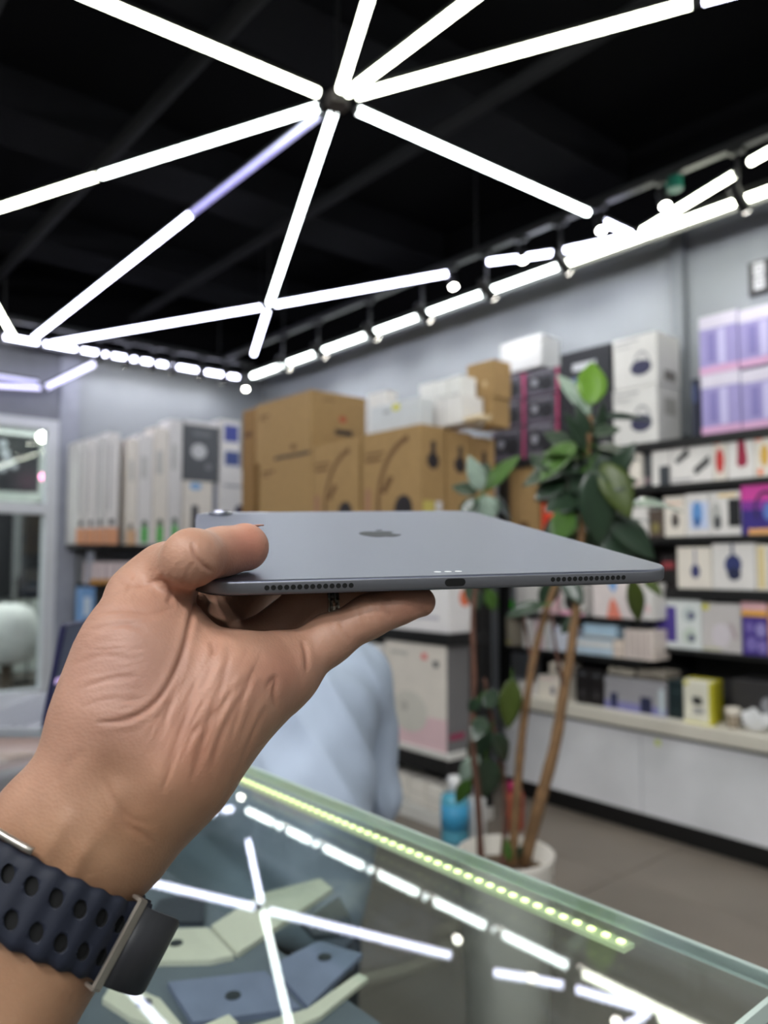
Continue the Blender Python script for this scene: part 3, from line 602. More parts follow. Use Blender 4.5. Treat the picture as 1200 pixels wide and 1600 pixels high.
for i in range(8):
    a = i*math.pi/4
    for zz_ in (0.018, 0.038):
        o = obj('printed_picture', prism(bmesh.new(), ell(0, 0, 0.006, 0.008, 8), lambda u, v, h: (u, -h, v), 0.001), C(206, 192, 172), cup, (0.0262*math.sin(a), -0.0262*math.cos(a), zz_)); o.rotation_euler = (0, 0, a)
def crumple(label, loc, sx, sy, sz, m, name, seed):
    bm = bmesh.new(); bmesh.ops.create_icosphere(bm, subdivisions=3, radius=1.0); rnd = random.Random(seed)
    for v in bm.verts:
        k = 0.78+0.3*rnd.random()+0.15*math.sin(5*v.co.x+seed)*math.cos(4*v.co.y); v.co = Vector((v.co.x*sx*k, v.co.y*sy*k, max(-0.0, (v.co.z*0.8+0.75)*sz*0.6*k)))
    return tag(obj(name, bm, m, None, loc), label, 'bag')
PLAS = mat('white_plastic_film', (222, 222, 224), 0.25, var=0.02, spec=0.6)
crumple('crumpled white plastic bag beside the paper cup', (xy+0.05, HX(1180, 1140, xy+0.05).y, zl), 0.04, 0.06, 0.09, PLAS, 'plastic_bag', 3)
gpp = [P(0, 0.0, 1, 0.26, C(136, 134, 186)), P(0.1, 0.05, 0.22, 0.5, NAVY, 'printed_picture'), P(0.6, 0.02, 0.78, 0.5, C(40, 44, 76), 'printed_picture'), P(0.9, 0.05, 0.97, 0.8, C(196, 210, 216))]
bx('wide grey box with purple foot and navy figures on the ledge', 944, 1040, 1062, xy+0.02, zl, 0.16, C(160, 158, 164), gpp)
zgx = HX(990, 1062, xy+0.02).z
bx('beige box lying on the wide grey box', 950, 990, 1045, xy+0.03, zgx+0.012, 0.14, C(168, 160, 148), [P(0.1, 0.2, 0.5, 0.8, C(140, 134, 124))])
bx('grey-brown box lying right on the wide grey box', 996, 1040, 1049, xy+0.03, zgx+0.012, 0.14, C(140, 132, 122), [P(0.2, 0.2, 0.8, 0.6, C(120, 112, 104))])
bx('left of two tall black boxes on the ledge', 899, 920, 1044, xy+0.02, zl, 0.14, C(28, 24, 26), [P(0.2, 0.8, 0.8, 0.9, DG), E(0.5, 0.3, 0.2, 0.1, C(60, 56, 60))])
bx('right of two tall black boxes on the ledge', 920.5, 942, 1048, xy+0.02, zl, 0.14, C(28, 24, 26), [P(0.2, 0.8, 0.8, 0.9, DG), E(0.5, 0.3, 0.2, 0.1, C(60, 56, 60))])
bx('white box with two dark figures on the ledge behind the trunk', 840, 888, 1058, xy+0.02, zl, 0.14, OFF, [E(0.5, 0.35, 0.07, 0.2, C(90, 84, 110)), E(0.82, 0.35, 0.12, 0.24, C(50, 48, 76)), P(0.1, 0.86, 0.6, 0.92, PINK)])
bx('plain white box at the left end of the ledge', 809, 838, 1066, xy+0.02, zl, 0.14, W, [P(0.1, 0.1, 0.8, 0.2, PINK)])
zw = HX(864, 1058, xy+0.02).z
bx('pale box with a dark square standing on the white figure box', 858, 888, 1036, xy+0.03, zw+0.006, 0.12, C(206, 196, 184), [P(0.3, 0.3, 0.6, 0.8, C(70, 62, 58), 'printed_picture')])
# lower left bay
xb = XB+0.006
bx('light blue flat box, upper of the two on the lower shelf', 911, 963, 976, xb, zb5+0.092, 0.12, SKY, [P(0.04, 0.0, 0.96, 0.1, W)])
bx('light blue and white box, lower of the two on the lower shelf', 901, 957, 998, xb, zb5, 0.14, C(196, 212, 226), [P(0, 0.55, 1, 0.8, W), P(0.1, 0.1, 0.9, 0.2, SKY)])
bx('small pale pink box right of the blue boxes', 957.5, 974, 1000, xb, zb5, 0.12, C(232, 216, 204), [P(0.2, 0.3, 0.8, 0.5, C(206, 186, 176))])
bx('striped pale pink carton right of the small pink box', 974.5, 1021, 984, xb, zb5, 0.14, C(226, 212, 206), [P(0.15, 0.1, 0.22, 0.9, C(196, 180, 176)), P(0.35, 0.1, 0.42, 0.9, C(196, 180, 176)), P(0.55, 0.1, 0.62, 0.9, C(196, 180, 176)), P(0.75, 0.1, 0.82, 0.9, C(196, 180, 176))])
for i, (lab, xl, xr_, yt, m) in enumerate((('slim white booklet box leaning on the lower shelf, leftmost', 817, 830, 966, W), ('slim white box with pink top on the lower shelf', 836, 848, 968, C(226, 200, 210)), ('slim white box with grey spine on the lower shelf', 849, 859, 970, W2),
                                           ('pale bluish box right of the slim boxes on the lower shelf', 860, 894, 979, C(214, 218, 232)))):
    bx(lab, xl, xr_, yt, xb, zb5, 0.12, m, [P(0.6, 0.1, 0.8, 0.9, GREY)] if i < 3 else [E(0.2, 0.9, 0.1, 0.05, C(120, 130, 200))])
bx('beige box end at the far end of the lower shelf', 784, 800, 965, XB+0.012, zb5, 0.2, C(176, 166, 150), [P(0.1, 0.1, 0.9, 0.15, YEL)])
bx('white box with an orange and blue figure under the tablet', 925, 1002, 905, xb, zb4, 0.12, C(232, 220, 220), [Q([(0.3, 0.0), (0.36, 0.4), (0.42, 0.52), (0.5, 0.4), (0.6, 0.0)], C(238, 140, 120)), Q([(0.34, 1), (0.5, 1), (0.5, 0.75), (0.44, 0.66), (0.36, 0.8)], C(120, 170, 226)), P(0.68, 0.5, 0.9, 0.54, GREY)])
bx('slim white box at the right end of the upper short shelf', 1003, 1020, 912, xb, zb4, 0.12, W, [P(0.3, 0.2, 0.7, 0.4, PINK)])
bx('white and pink box with a black disc behind the plant', 876, 912, 914, xb+0.02, zb4, 0.12, W, [E(0.45, 0.45, 0.3, 0.32, C(30, 28, 30)), P(0, 0, 1, 0.14, C(240, 170, 196))])
bx('pink box behind the plant on the upper short shelf', 846, 870, 918, xb+0.02, zb4, 0.12, C(232, 192, 198), [P(0.2, 0.2, 0.7, 0.6, W)])
bx('white box at the left end of the upper short shelf', 806, 842, 912, xb+0.02, zb4, 0.12, W, [P(0.1, 0.1, 0.6, 0.2, GREY)])
bx('small bright green box on the upper short shelf', 778, 792, 938, xb+0.02, zb4, 0.06, C(70, 206, 40), [P(0.2, 0.2, 0.8, 0.6, C(120, 230, 90))])
# goods behind the plant crown
bx('white box behind the plant crown on the second shelf', 846, 884, 742, xq, z2, 0.1, W, [P(0.1, 0.2, 0.5, 0.4, GREY)])
bx('small white box behind the plant crown, right one', 890, 912, 752, xq, z2, 0.1, W, [P(0.2, 0.2, 0.7, 0.5, GREY)])
bx('red-orange box behind the plant leaves', 846, 880, 786, xq, z3, 0.1, C(240, 90, 60), [P(0.1, 0.3, 0.3, 0.7, C(200, 50, 40))])
bx('white box right of the red-orange one', 881, 920, 784, xq, z3, 0.1, W, [P(0.2, 0.2, 0.7, 0.4, GREY)])
bx('white box behind the right leaves on the third shelf', 925, 968, 800, xq, z3, 0.1, C(220, 210, 214), [P(0.2, 0.2, 0.7, 0.4, PINK)])
# sign
q0, q1 = HX(1172, 420, XW), HX(1172, 465, XW)
sg = thing('wall_sign', 'dark sign with white rounded squares at the upper right edge', 'sign', (XW-0.013, q0.y, q1.z))
shh = q0.z-q1.z; sw = 0.42
obj('sign_board', bxm(-0.012, 0.012, -sw, 0, 0, shh+0.02, 0.003), C(52, 50, 54), sg)
for i in range(4):
    for j in range(2):
        y = -0.028-i*0.1; zc = 0.02+j*(shh*0.48)
        ic = obj('icon_plate', bxm(-0.016, -0.012, y-0.05, y, zc, zc+0.062, 0.0015), C(196, 196, 202), sg)
        obj('icon_mark', prism(bmesh.new(), arc(y-0.025, zc+0.031, 0.014, 0.016, 0, 5.4, 0.4), lambda u, v, h: (-0.016-h, u, v), 0.001), C(120, 118, 126), ic)

# ------------------------------------------------------------------ rack towards the corner, cardboard cartons on it
XA = 2.58
ra = thing('display_rack', 'black floor rack carrying cartons left of the plant', 'rack', (XA, 2.6, 0))
def rb(nm, x0, x1, y0, y1, z0, z1, m=BLACK, bev=0.002): obj(nm, bxm(x0-XA, x1-XA, y0-2.6, y1-2.6, z0, z1, bev), m, ra)
ZA0, ZA1, ZA2, ZA3 = 0.06, 0.352, 0.912, 1.34
YA0, YA1 = 2.585, 5.5
rb('shelf_board', XA, XA+0.26, YA0, YA1, ZA1-0.028, ZA1, WHITEM); rb('shelf_rail', XA+0.004, XA+0.25, YA0+0.01, YA1, ZA1-0.1, ZA1-0.028)
rb('shelf_board', XA, XA+0.26, YA0, YA1, ZA2-0.06, ZA2); rb('shelf_board', XA, XA+0.62, YA0, YA1, ZA3-0.03, ZA3)
rb('plinth', XA+0.0, XA+0.3, YA0, YA1, 0, ZA0, WHITEM)
rb('back_panel', XA+0.27, XA+0.3, YA0, YA1, ZA0, ZA3-0.03)
for y in (YA0+0.01, 4.0, YA1-0.04): rb('upright', XA+0.22, XA+0.262, y, y+0.04, ZA0, ZA3-0.03)
xa = XA+0.012
bx('white box with an orange flash under the fingertip', 600, 701, 890, xa, ZA2, 0.155, C(232, 228, 230), [P(0.3, 0.2, 0.52, 0.25, C(236, 160, 90), 'printed_lettering'), P(0.52, 0.2, 0.86, 0.25, C(180, 176, 190), 'printed_lettering')], [E(0.72, 0.55, 0.24, 0.14, C(226, 110, 70))])
bx('tall white and pink box with a robot cleaner picture on the rack', 601, 698, 1003, xa, ZA1, 0.155, C(222, 214, 206),
   [P(0.0, 0.0, 1, 0.3, C(222, 190, 196)), E(0.42, 0.32, 0.29, 0.2, C(206, 202, 194)), E(0.34, 0.36, 0.06, 0.05, C(180, 176, 170)), P(0.62, 0.84, 0.7, 0.9, C(220, 110, 110)), P(0.8, 0.78, 0.88, 0.84, C(90, 90, 92)), P(0.1, 0.86, 0.4, 0.9, C(190, 186, 180))],
   [P(0.0, 0.0, 1, 1, C(112, 110, 112)), P(0.1, 0.11, 0.75, 0.17, C(150, 50, 84))])
bx('white and grey speaker box further left on the rack', 520, 598, 1003, xa, ZA1, 0.155, W, [P(0.2, 0.2, 0.8, 0.5, GREY)])
bx('white box further left on the middle rack shelf', 505, 597, 905, xa, ZA2, 0.155, OFF, [P(0.2, 0.2, 0.8, 0.5, SKY)])
# floor level: white packs, bottles
for lab, xl, xr_, yt, dx, z0 in (('white paper pack at the foot of the rack, rear', 606, 638, 1206, 0.06, ZA0), ('white paper pack at the foot of the rack, middle', 639, 664, 1218, 0.02, ZA0), ('white paper pack at the foot of the rack, next to the blue bottle', 665, 690, 1228, 0.0, ZA0)):
    bx(lab, xl, xr_, yt, xa+dx, z0, 0.12, C(228, 222, 214), [P(0.05, 0.45, 0.95, 0.5, C(200, 194, 186)), P(0.1, 0.1, 0.9, 0.14, C(206, 200, 192))], name='paper_pack', cat='pack', group='white packs at the foot of the rack', bev=0.012)
def bottle(label, x, y, z, r, h, bm_, cm, shoulder=0.66):
    t = thing('bottle', label, 'bottle', (x, y, z))
    obj('bottle_body', lathe(bmesh.new(), [(r*0.9, 0), (r, 0.01), (r, h*shoulder*0.92), (r*0.9, h*shoulder), (r*0.45, h*0.76), (r*0.4, h*0.8)], 28), bm_, t, smooth=True)
    obj('bottle_cap', lathe(bmesh.new(), [(r*0.5, h*0.78), (r*0.52, h*0.98), (r*0.42, h)], 24), cm, t, smooth=True)
    return t
BLIQ = mat('blue_liquid_bottle', (92, 172, 200), 0.15, var=0.08, spec=0.6)
d = HX(713, 1280, XA-0.05)
bt = bottle('light blue bottle with white cap on the floor by the rack', XA-0.06, d.y, 0.0, 0.062, HX(707, 1212, XA-0.06).z, BLIQ, C(232, 232, 234), 0.72)
obj('bottle_label', lathe(bmesh.new(), [(0.0625, 0.06), (0.0632, 0.06), (0.0632, 0.17), (0.0625, 0.17)], 28), C(58, 150, 196), bt, smooth=True)
bottle('white slim bottle right of the light blue bottle', XA+0.05, HX(746, 1260, XA+0.05).y, 0.0, 0.038, HX(746, 1228, XA+0.05).z, C(214, 214, 214), C(200, 200, 204), 0.8)
bottle('brick-red bottle with magenta cap standing behind the planter', 2.85, HX(802, 1250, 2.85).y, 0.0, 0.05, HX(802, 1222, 2.85).z, C(160, 70, 50), C(170, 30, 90), 0.8)

def fanbox(label, xl, xr_, yt, X, dep, side, z0=ZA3, Yr=None):
    pr = [('printed_ring', arc(0.92, 0.36, 0.66, 0.58, 1.75, 3.3, 0.09), KRAFTD), E(0.72, 0.3, 0.15, 0.12, INK, 'printed_hub'), Q([(0.34, 0.46), (0.42, 0.44), (0.56, 0.58), (0.48, 0.6)], KRAFTD, 'printed_lettering'),
          P(0.06, 0.74, 0.34, 0.77, KRAFTD, 'printed_lettering'), P(0.06, 0.8, 0.4, 0.82, KRAFTD, 'printed_lettering'), P(0.05, 0.1, 0.16, 0.5, mat('kraft_pinkish', (158, 118, 92), 0.8))]
    if Yr: return carton(label, X, X+dep, Yr[0], Yr[1], z0, HX((xl+xr_)/2, yt, 2.6).z-(X-2.6)*0.06, KRAFT, 'x', pr, side, name='carton')
    return bx(label, xl, xr_, yt, X, z0, dep, KRAFT, pr, side, name='carton', tape=False)
fs = lambda lbl: [E(0.5, 0.7, 0.24, 0.07, INK, 'printed_icon'), P(0.42, 0.74, 0.6, 0.87, INK, 'printed_icon'), P(0.1, 0.2, 0.55, 0.36, C(196, 180, 96), 'label_sticker'), P(0.6, 0.28, 0.85, 0.36, C(214, 212, 216), 'label_sticker')][:4 if lbl else 2]
fanbox('brown carton with a big ring print and round hub, front of three', 565, 657, 671, 2.6, 0.172, fs(True), Yr=(2.797, 3.262))
fanbox('brown carton with keyhole icon, middle of three behind the ring print', 565, 657, 671, 2.79, 0.172, fs(False), Yr=(2.792, 3.262))
fanbox('brown carton with keyhole icon, rear of three behind the ring print', 565, 657, 671, 2.98, 0.172, fs(False), Yr=(2.797, 3.262))
fanbox('brown carton with ring print below the biggest box', 489, 561, 691, 2.6, 0.17, [])
bx('plain brown carton carrying the biggest box', 405, 488, 716, 2.6, ZA3, 0.4, KRAFT, [P(0.06, 0.86, 0.3, 0.89, KRAFTD, 'printed_lettering'), P(0.06, 0.82, 0.2, 0.84, KRAFTD, 'printed_lettering')], name='carton', tape=False)
zu = HX(446, 716, 2.6).z-0.003
o = bx('biggest brown carton with a black handle slot, topmost on the rack', 400, 487, 621, 2.605, zu+0.004, 0.42, KRAFT,
       [P(0.36, 0.0, 0.98, 0.05, INK, 'handle_slot'), P(0.08, 0.76, 0.26, 0.79, KRAFTD, 'printed_lettering'), P(0.08, 0.72, 0.2, 0.74, KRAFTD, 'printed_lettering'), P(0.66, 0.12, 0.74, 0.2, KRAFTD)],
       [P(0.42, 0.34, 0.74, 0.43, INK, 'handle_slot'), E(0.56, 0.6, 0.06, 0.05, C(170, 60, 40), 'printed_mark'), P(0.2, 0.86, 0.4, 0.88, KRAFTD, 'printed_lettering')], name='carton')
obj('tape', bxm(-0.21, 0.21, -0.03, 0.03, HX(446, 621, 2.605).z-zu-0.004, HX(446, 621, 2.605).z-zu-0.003), mat('packing_tape', (190, 160, 110), 0.25), o)
bx('narrow brown carton behind the biggest one, by the corner', 379, 399, 640, 2.75, ZA3, 0.4, mat('kraft_dark', (140, 106, 62), 0.8, scale=30), [P(0.1, 0.8, 0.8, 0.84, KRAFTD)], name='carton')
zf = HX(610, 671, 2.6).z+0.002
FROST = mat('frosted_plastic', (206, 208, 212), 0.35, var=0.04)
bx('frosted white plastic bin with a yellow dot on the ring print carton', 577, 656, 628, 2.64, zf, 0.1, FROST, [E(0.55, 0.8, 0.08, 0.12, YEL, 'round_sticker'), P(0.3, 0.66, 0.42, 0.76, GREY)], name='plastic_bin', cat='bin', bev=0.01)
bx('small white box leaning at the left of the frosted bin', 574, 604, 613, 2.76, zf+0.0, 0.08, W, [P(0.2, 0.2, 0.7, 0.3, GREY)])
xw_ = 2.80
bx('wide white carton under three small white ones', 669, 722, 622, xw_, zf+0.012, 0.16, W, [P(0.48, 0, 0.5, 1, GREY)])
zq = HX(695, 622, xw_).z
for lab, xl, xr_, yt in (('small white box, left of three on the white carton', 655, 679, 599), ('small white box, middle of three on the white carton', 680, 699, 594), ('small white box, right of three on the white carton', 700, 719, 588)):
    bx(lab, xl, xr_, yt, xw_+0.004, zq+0.003, 0.12, C(232, 230, 228), [P(0.1, 0.05, 0.9, 0.1, GREY)], group='small white boxes on the white carton')
xk = 2.98
bx('brown box, lower of two beside the magenta boxes', 733, 769, 624, xk, zf+0.012, 0.14, KRAFT, [P(0.1, 0.5, 0.6, 0.6, KRAFTD)], name='carton')
zk = HX(751, 624, xk).z
bx('brown box, upper of two beside the magenta boxes', 729, 771, 566, xk, zk+0.002, 0.14, KRAFT, [P(0.1, 0.3, 0.4, 0.4, KRAFTD), P(0.62, 0.3, 0.75, 0.45, C(206, 180, 140))], name='carton')
crumple('crumpled beige wrapping under the two brown boxes', (2.85, HX(745, 660, 2.85).y, zf+0.004), 0.05, 0.09, 0.05, mat('beige_wrap', (206, 186, 152), 0.5), 'wrapping', 9)

# ------------------------------------------------------------------ shelf at the back wall with tall white boxes
YS = 5.93
bk = thing('display_rack', 'dark shelf rack at the back wall under the tall white boxes', 'rack', (2.7, 6.05, 0))
ZB = 1.385
def kb_(nm, x0, x1, y0, y1, z0, z1, m=BLACK): obj(nm, bxm(x0-2.7, x1-2.7, y0-6.05, y1-6.05, z0, z1, 0.002), m, bk)
kb_('shelf_board', 1.985, 3.7, 5.90, 6.235, ZB-0.04, ZB); kb_('shelf_board', 2.07, 3.7, 5.92, 6.235, 1.04, 1.08); kb_('shelf_board', 2.07, 3.7, 5.92, 6.235, 0.66, 0.70); kb_('shelf_board', 2.07, 3.7, 5.92, 6.235, 0.1, 0.14)
kb_('upright', 2.07, 2.11, 5.95, 6.0, 0, ZB-0.04, COLM); kb_('upright', 3.6, 3.64, 5.95, 6.0, 0, ZB-0.04); kb_('back_panel', 2.075, 3.7, 6.225, 6.245, 0.15, ZB-0.045, mat('rack_back_grey', (130, 132, 138), 0.6))
SAL = C(222, 160, 124); GRN = C(70, 180, 70)
tall = [(122, 137, 690, W2), (137.5, 152, 686, W), (152.5, 167, 681, W2), (167.5, 188, 676, W)]
od = ('first', 'second', 'third', 'fourth')
for i, (xl, xr_, yt, m) in enumerate(tall):
    by('slim tall white box with salmon foot, '+od[i]+' from the left on the back shelf', xl, xr_, yt, YS, ZB, 0.22, m, [P(0, 0.0, 1, 0.15, SAL), E(0.5, 0.2, 0.24, 0.03, C(60, 56, 60)), P(0.2, 0.3, 0.3, 0.9, GREY)], group='tall white boxes on the back shelf')
tall2 = [(200, 216, 686, 0), (217, 240, 679, 1), (241, 264, 668, 1), (265, 286, 656, 1)]
for i, (xl, xr_, yt, g) in enumerate(tall2):
    by('tall white box '+('with beige foot' if not g else 'with green foot mark')+', '+od[i]+' left of the dark grey box', xl, xr_, yt, YS, ZB, 0.22, W if i % 2 else OFF,
       ([P(0.3, 0.02, 0.72, 0.16, GRN), E(0.5, 0.19, 0.2, 0.03, C(60, 80, 60))] if g else [P(0, 0, 1, 0.14, C(216, 176, 140)), E(0.4, 0.17, 0.2, 0.03, C(60, 56, 60))])+[P(0.2, 0.6, 0.6, 0.8, C(196, 194, 190))], group='tall white boxes on the back shelf')
by('white box with a dark phone shape under the dark grey box', 287, 333, 752, YS, ZB, 0.2, OFF, [P(0.28, 0.1, 0.5, 0.62, C(56, 56, 66), 'printed_picture'), E(0.4, 0.92, 0.2, 0.06, C(140, 180, 220))])
zd = HY(310, 752, YS).z
by('dark grey box with a white disc on the back shelf', 288, 343, 660, YS, zd+0.002, 0.2, C(92, 94, 98), [E(0.42, 0.5, 0.22, 0.13, C(206, 206, 208)), P(0.25, 0.76, 0.75, 0.84, C(120, 122, 126)), E(0.7, 0.25, 0.1, 0.06, C(130, 130, 134)), P(0, 0.94, 1, 1, W)])
by('narrow blue-grey box left of the navy picture box', 334, 340, 752, YS+0.05, ZB, 0.14, C(150, 160, 184), [P(0.2, 0.2, 0.8, 0.5, W)])
zn = HY(374, 733, YS-0.02).z+0.006
by('white box with a navy device picture by the cartons', 344.5, 403, 733, YS-0.02, ZB, 0.2, W, [E(0.5, 0.3, 0.3, 0.14, C(84, 84, 130)), E(0.5, 0.38, 0.13, 0.16, C(46, 46, 76)), P(0.1, 0.76, 0.7, 0.79, GREY)])
by('white box with two blue squares, behind the dark grey box', 344, 376, 657, YS+0.02, zn+0.002, 0.2, W, [P(0.2, 0.55, 0.9, 0.9, C(72, 80, 150), 'printed_picture'), P(0.25, 0.05, 0.95, 0.35, C(72, 86, 140), 'printed_picture')])
for i in range(7):
    xl = 141+i*13
    by('pale pink carton with orange foot, '+('first', 'second', 'third', 'fourth', 'fifth', 'sixth', 'seventh')[i]+' from the left on the lower back shelf', xl, xl+11.5, 878, YS+0.02, 1.08, 0.14, C(222, 204, 206), [P(0, 0, 1, 0.22, C(210, 150, 70)), P(0.4, 0.3, 0.6, 0.9, C(236, 222, 222))], group='pale pink cartons on the lower back shelf')
by('light blue box on the bottom part of the back rack', 127, 149, 918, 5.90, 0.70, 0.12, C(120, 160, 210), [P(0.2, 0.4, 0.7, 0.8, C(206, 220, 236))])

# ------------------------------------------------------------------ beyond the shop window
GLW = mat('arcade_lamp_glow', (255, 255, 245), 0.4, emit=(250, 255, 235), estr=25); PGL = mat('pink_lamp_glow', (255, 150, 190), 0.4, emit=(255, 140, 190), estr=9)
YO = 8.6
def ap(px, py, Y=YO): return HY(px, py, Y)
q0, q1 = ap(-20, 676), ap(60, 770)
scn = thing('display_screen', 'dark hanging display screen with grey blobs beyond the window', 'screen', ((q0.x+q1.x)/2, YO, q1.z))
hw, hh = (q1.x-q0.x)/2+0.25, q0.z-q1.z
obj('screen_panel', bxm(-hw-0.3, hw-0.25, 0, 0.06, 0, hh, 0.004), C(20, 22, 28), scn)
for px, py, r in ((5, 693, 6), (8, 708, 7), (14, 722, 8), (3, 730, 7), (22, 728, 5)):
    q = ap(px, py); obj('grey_blob', prism(bmesh.new(), ell(q.x-scn.location.x, q.z-q1.z, r*0.0072, r*0.0072, 14), lambda u, v, h: (u, -h, v), 0.004), C(150, 154, 160), scn)
obj('hanger', cyl(bmesh.new(), (-hw*0.5, 0.03, hh), (-hw*0.5, 0.03, 3.4-q1.z), 0.01), BLACK, scn)
for lab, px, py, m, r in (('bright round arcade lamp beyond the window', 67, 683, GLW, 0.05), ('small pink lamp beyond the window', 70, 745, PGL, 0.045)):
    q = ap(px, py, 8.0 if m is GLW else 8.3); t = thing('arcade_lamp', lab, 'lamp', (q.x, q.y, 3.4))
    obj('lamp_rod', cyl(bmesh.new(), (0, 0, 0), (0, 0, q.z-3.4+r), 0.006), BLACK, t)
    bm = bmesh.new(); bmesh.ops.create_uvsphere(bm, u_segments=16, v_segments=10, radius=r, matrix=Matrix.Translation((0, 0, q.z-3.4))); obj('globe', bm, m, t, smooth=True)
YQ = 7.4
qd = HZ(12, 1075, 0.0) if False else HY(10, 1030, YQ)
ch = thing('lounge_chair', 'pale rounded lounge chair beyond the shop window', 'chair', (HY(12, 990, YQ).x, YQ, 0))
obj('chair_shell', lathe(bmesh.new(), [(0.14, 0.36), (0.22, 0.4), (0.27, 0.55), (0.25, 0.72), (0.19, 0.84), (0.08, 0.88)], 28), C(228, 226, 222), ch, smooth=True)
obj('pedestal', lathe(bmesh.new(), [(0.22, 0.0), (0.22, 0.03), (0.05, 0.06), (0.05, 0.34), (0.16, 0.37)], 20), C(90, 76, 64), ch, smooth=True)
def rackstand(label, px, Y, h, seed):
    rn = random.Random(seed); x = HY(px, 900, Y).x
    t = thing('clothes_rail', label, 'clothes rail', (x, Y, 0))
    for s in (-0.25, 0.25):
        obj('post', cyl(bmesh.new(), (0, s, 0.02), (0, s, h), 0.012, n=8), BLACK, t); obj('foot', bxm(-0.2, 0.2, s-0.02, s+0.02, 0, 0.025), BLACK, t)
    obj('rail_bar', cyl(bmesh.new(), (0, -0.26, h), (0, 0.26, h), 0.012, n=8), BLACK, t)
    for i in range(9):
        y = -0.21+i*0.052; l = 0.7+0.3*rn.random(); bm = bmesh.new(); box(bm, -0.19, 0.19, y-0.018, y+0.018, h-0.03-l, h-0.03, 0.015)
        obj('garment', bm, (C(24, 24, 28), C(52, 54, 62), C(150, 150, 150), C(36, 40, 56))[rn.randrange(4)], t)
rackstand('clothes rail with dark garments beyond the window', 58, 8.2, 1.85, 4)
rackstand('clothes rail with mixed grey garments at the left picture edge beyond the window', 8, 8.9, 1.85, 6)
for x in (-1.6, 0.9, 2.9):
    o = thing('ceiling_panel_light', ('left', 'middle', 'right')[(-1.6, 0.9, 2.9).index(x)]+' ceiling light panel of the arcade beyond the window', 'light', (x, 7.9, 3.4)); obj('frame', bxm(-0.32, 0.32, -0.32, 0.32, -0.02, 0), FRM, o); obj('diffuser', bxm(-0.3, 0.3, -0.3, 0.3, -0.024, -0.02), mat('panel_glow', (240, 245, 245), 0.5, emit=(240, 248, 245), estr=45), o)
# ------------------------------------------------------------------ soft bodies: smooth unions of tapered limbs turned into one mesh
def cone_d(Pn, a, b, ra, rb):
    a = [float(v) for v in a]; b = [float(v) for v in b]; ab = [b[i]-a[i] for i in range(3)]; L = max(sum(v*v for v in ab), 1e-12)
    x, y, z = Pn[..., 0]-a[0], Pn[..., 1]-a[1], Pn[..., 2]-a[2]
    t = np.clip((x*ab[0]+y*ab[1]+z*ab[2])/L, 0, 1)
    x -= t*ab[0]; y -= t*ab[1]; z -= t*ab[2]
    return np.sqrt(x*x+y*y+z*z+1e-16)-(ra+(rb-ra)*t)
def smin(a, b, k):
    h = np.clip(0.5+0.5*(b-a)/k, 0, 1)
    return b*(1-h)+a*h-k*h*(1-h)
def field(prims):
    def f(Pn):
        d = None
        for p in prims:
            e = cone_d(Pn, *p[:4]); k = p[4]
            d = e if d is None else smin(d, e, k)
        return d
    return f
def surface(f, lo, hi, h):
    lo = np.asarray(lo, float); hi = np.asarray(hi, float); n = np.ceil((hi-lo)/h).astype(int)+1
    K = 4; nb = -(-n//K); F = np.empty(nb*K)
    bc = np.stack(np.meshgrid(*[np.arange(m) for m in nb], indexing='ij'), -1).reshape(-1, 3)
    fc = f(lo+(bc*K+(K-1)/2)*h); near = np.abs(fc) < K*h*1.3+0.002
    F = F.reshape(nb[0], K, nb[1], K, nb[2], K).transpose(0, 2, 4, 1, 3, 5).reshape(-1, K, K, K).copy()
    F[:] = fc[:, None, None, None]
    off = np.stack(np.meshgrid(*[np.arange(K)]*3, indexing='ij'), -1)
    F[near] = f(lo+(bc[near][:, None, None, None, :]*K+off)*h)
    F = F.reshape(nb[0], nb[1], nb[2], K, K, K).transpose(0, 3, 1, 4, 2, 5).reshape(nb*K)[:n[0], :n[1], :n[2]]
    s = F < 0
    cs = [(i, j, k) for i in (0, 1) for j in (0, 1) for k in (0, 1)]
    sl = lambda A, c: A[c[0]:A.shape[0]-1+c[0], c[1]:A.shape[1]-1+c[1], c[2]:A.shape[2]-1+c[2]]
    cnt = sum(sl(s, c).astype(np.int8) for c in cs); mk = (cnt > 0) & (cnt < 8)
    idx = np.full(mk.shape, -1); idx[mk] = np.arange(mk.sum()); base = np.argwhere(mk).astype(float)
    acc = np.zeros((len(base), 3)); num = np.zeros(len(base))
    for a in cs:
        for ax in range(3):
            if a[ax]: continue
            b = list(a); b[ax] = 1
            fa = sl(F, a)[mk]; fb = sl(F, tuple(b))[mk]; c = (fa < 0) != (fb < 0)
            t = np.where(c, fa/np.where(c, fa-fb, 1), 0); p = np.tile(np.array(a, float), (len(base), 1)); p[:, ax] += t
            acc[c] += p[c]; num[c] += 1
    V = lo+(base+acc/num[:, None])*h
    Fc = []
    for ax in range(3):
        o1, o2 = [q for q in range(3) if q != ax]
        A = [slice(None)]*3; B = [slice(None)]*3; A[ax] = slice(0, -1); B[ax] = slice(1, None)
        d = s[tuple(A)] != s[tuple(B)]; e = np.argwhere(d); e = e[(e[:, o1] > 0) & (e[:, o2] > 0) & (e[:, o1] < mk.shape[o1]) & (e[:, o2] < mk.shape[o2])]
        def cell(d1, d2):
            q = e.copy(); q[:, o1] -= d1; q[:, o2] -= d2; return idx[q[:, 0], q[:, 1], q[:, 2]]
        Fc.append(np.stack([cell(1, 1), cell(0, 1), cell(0, 0), cell(1, 0)], 1))
    return V, np.concatenate(Fc)
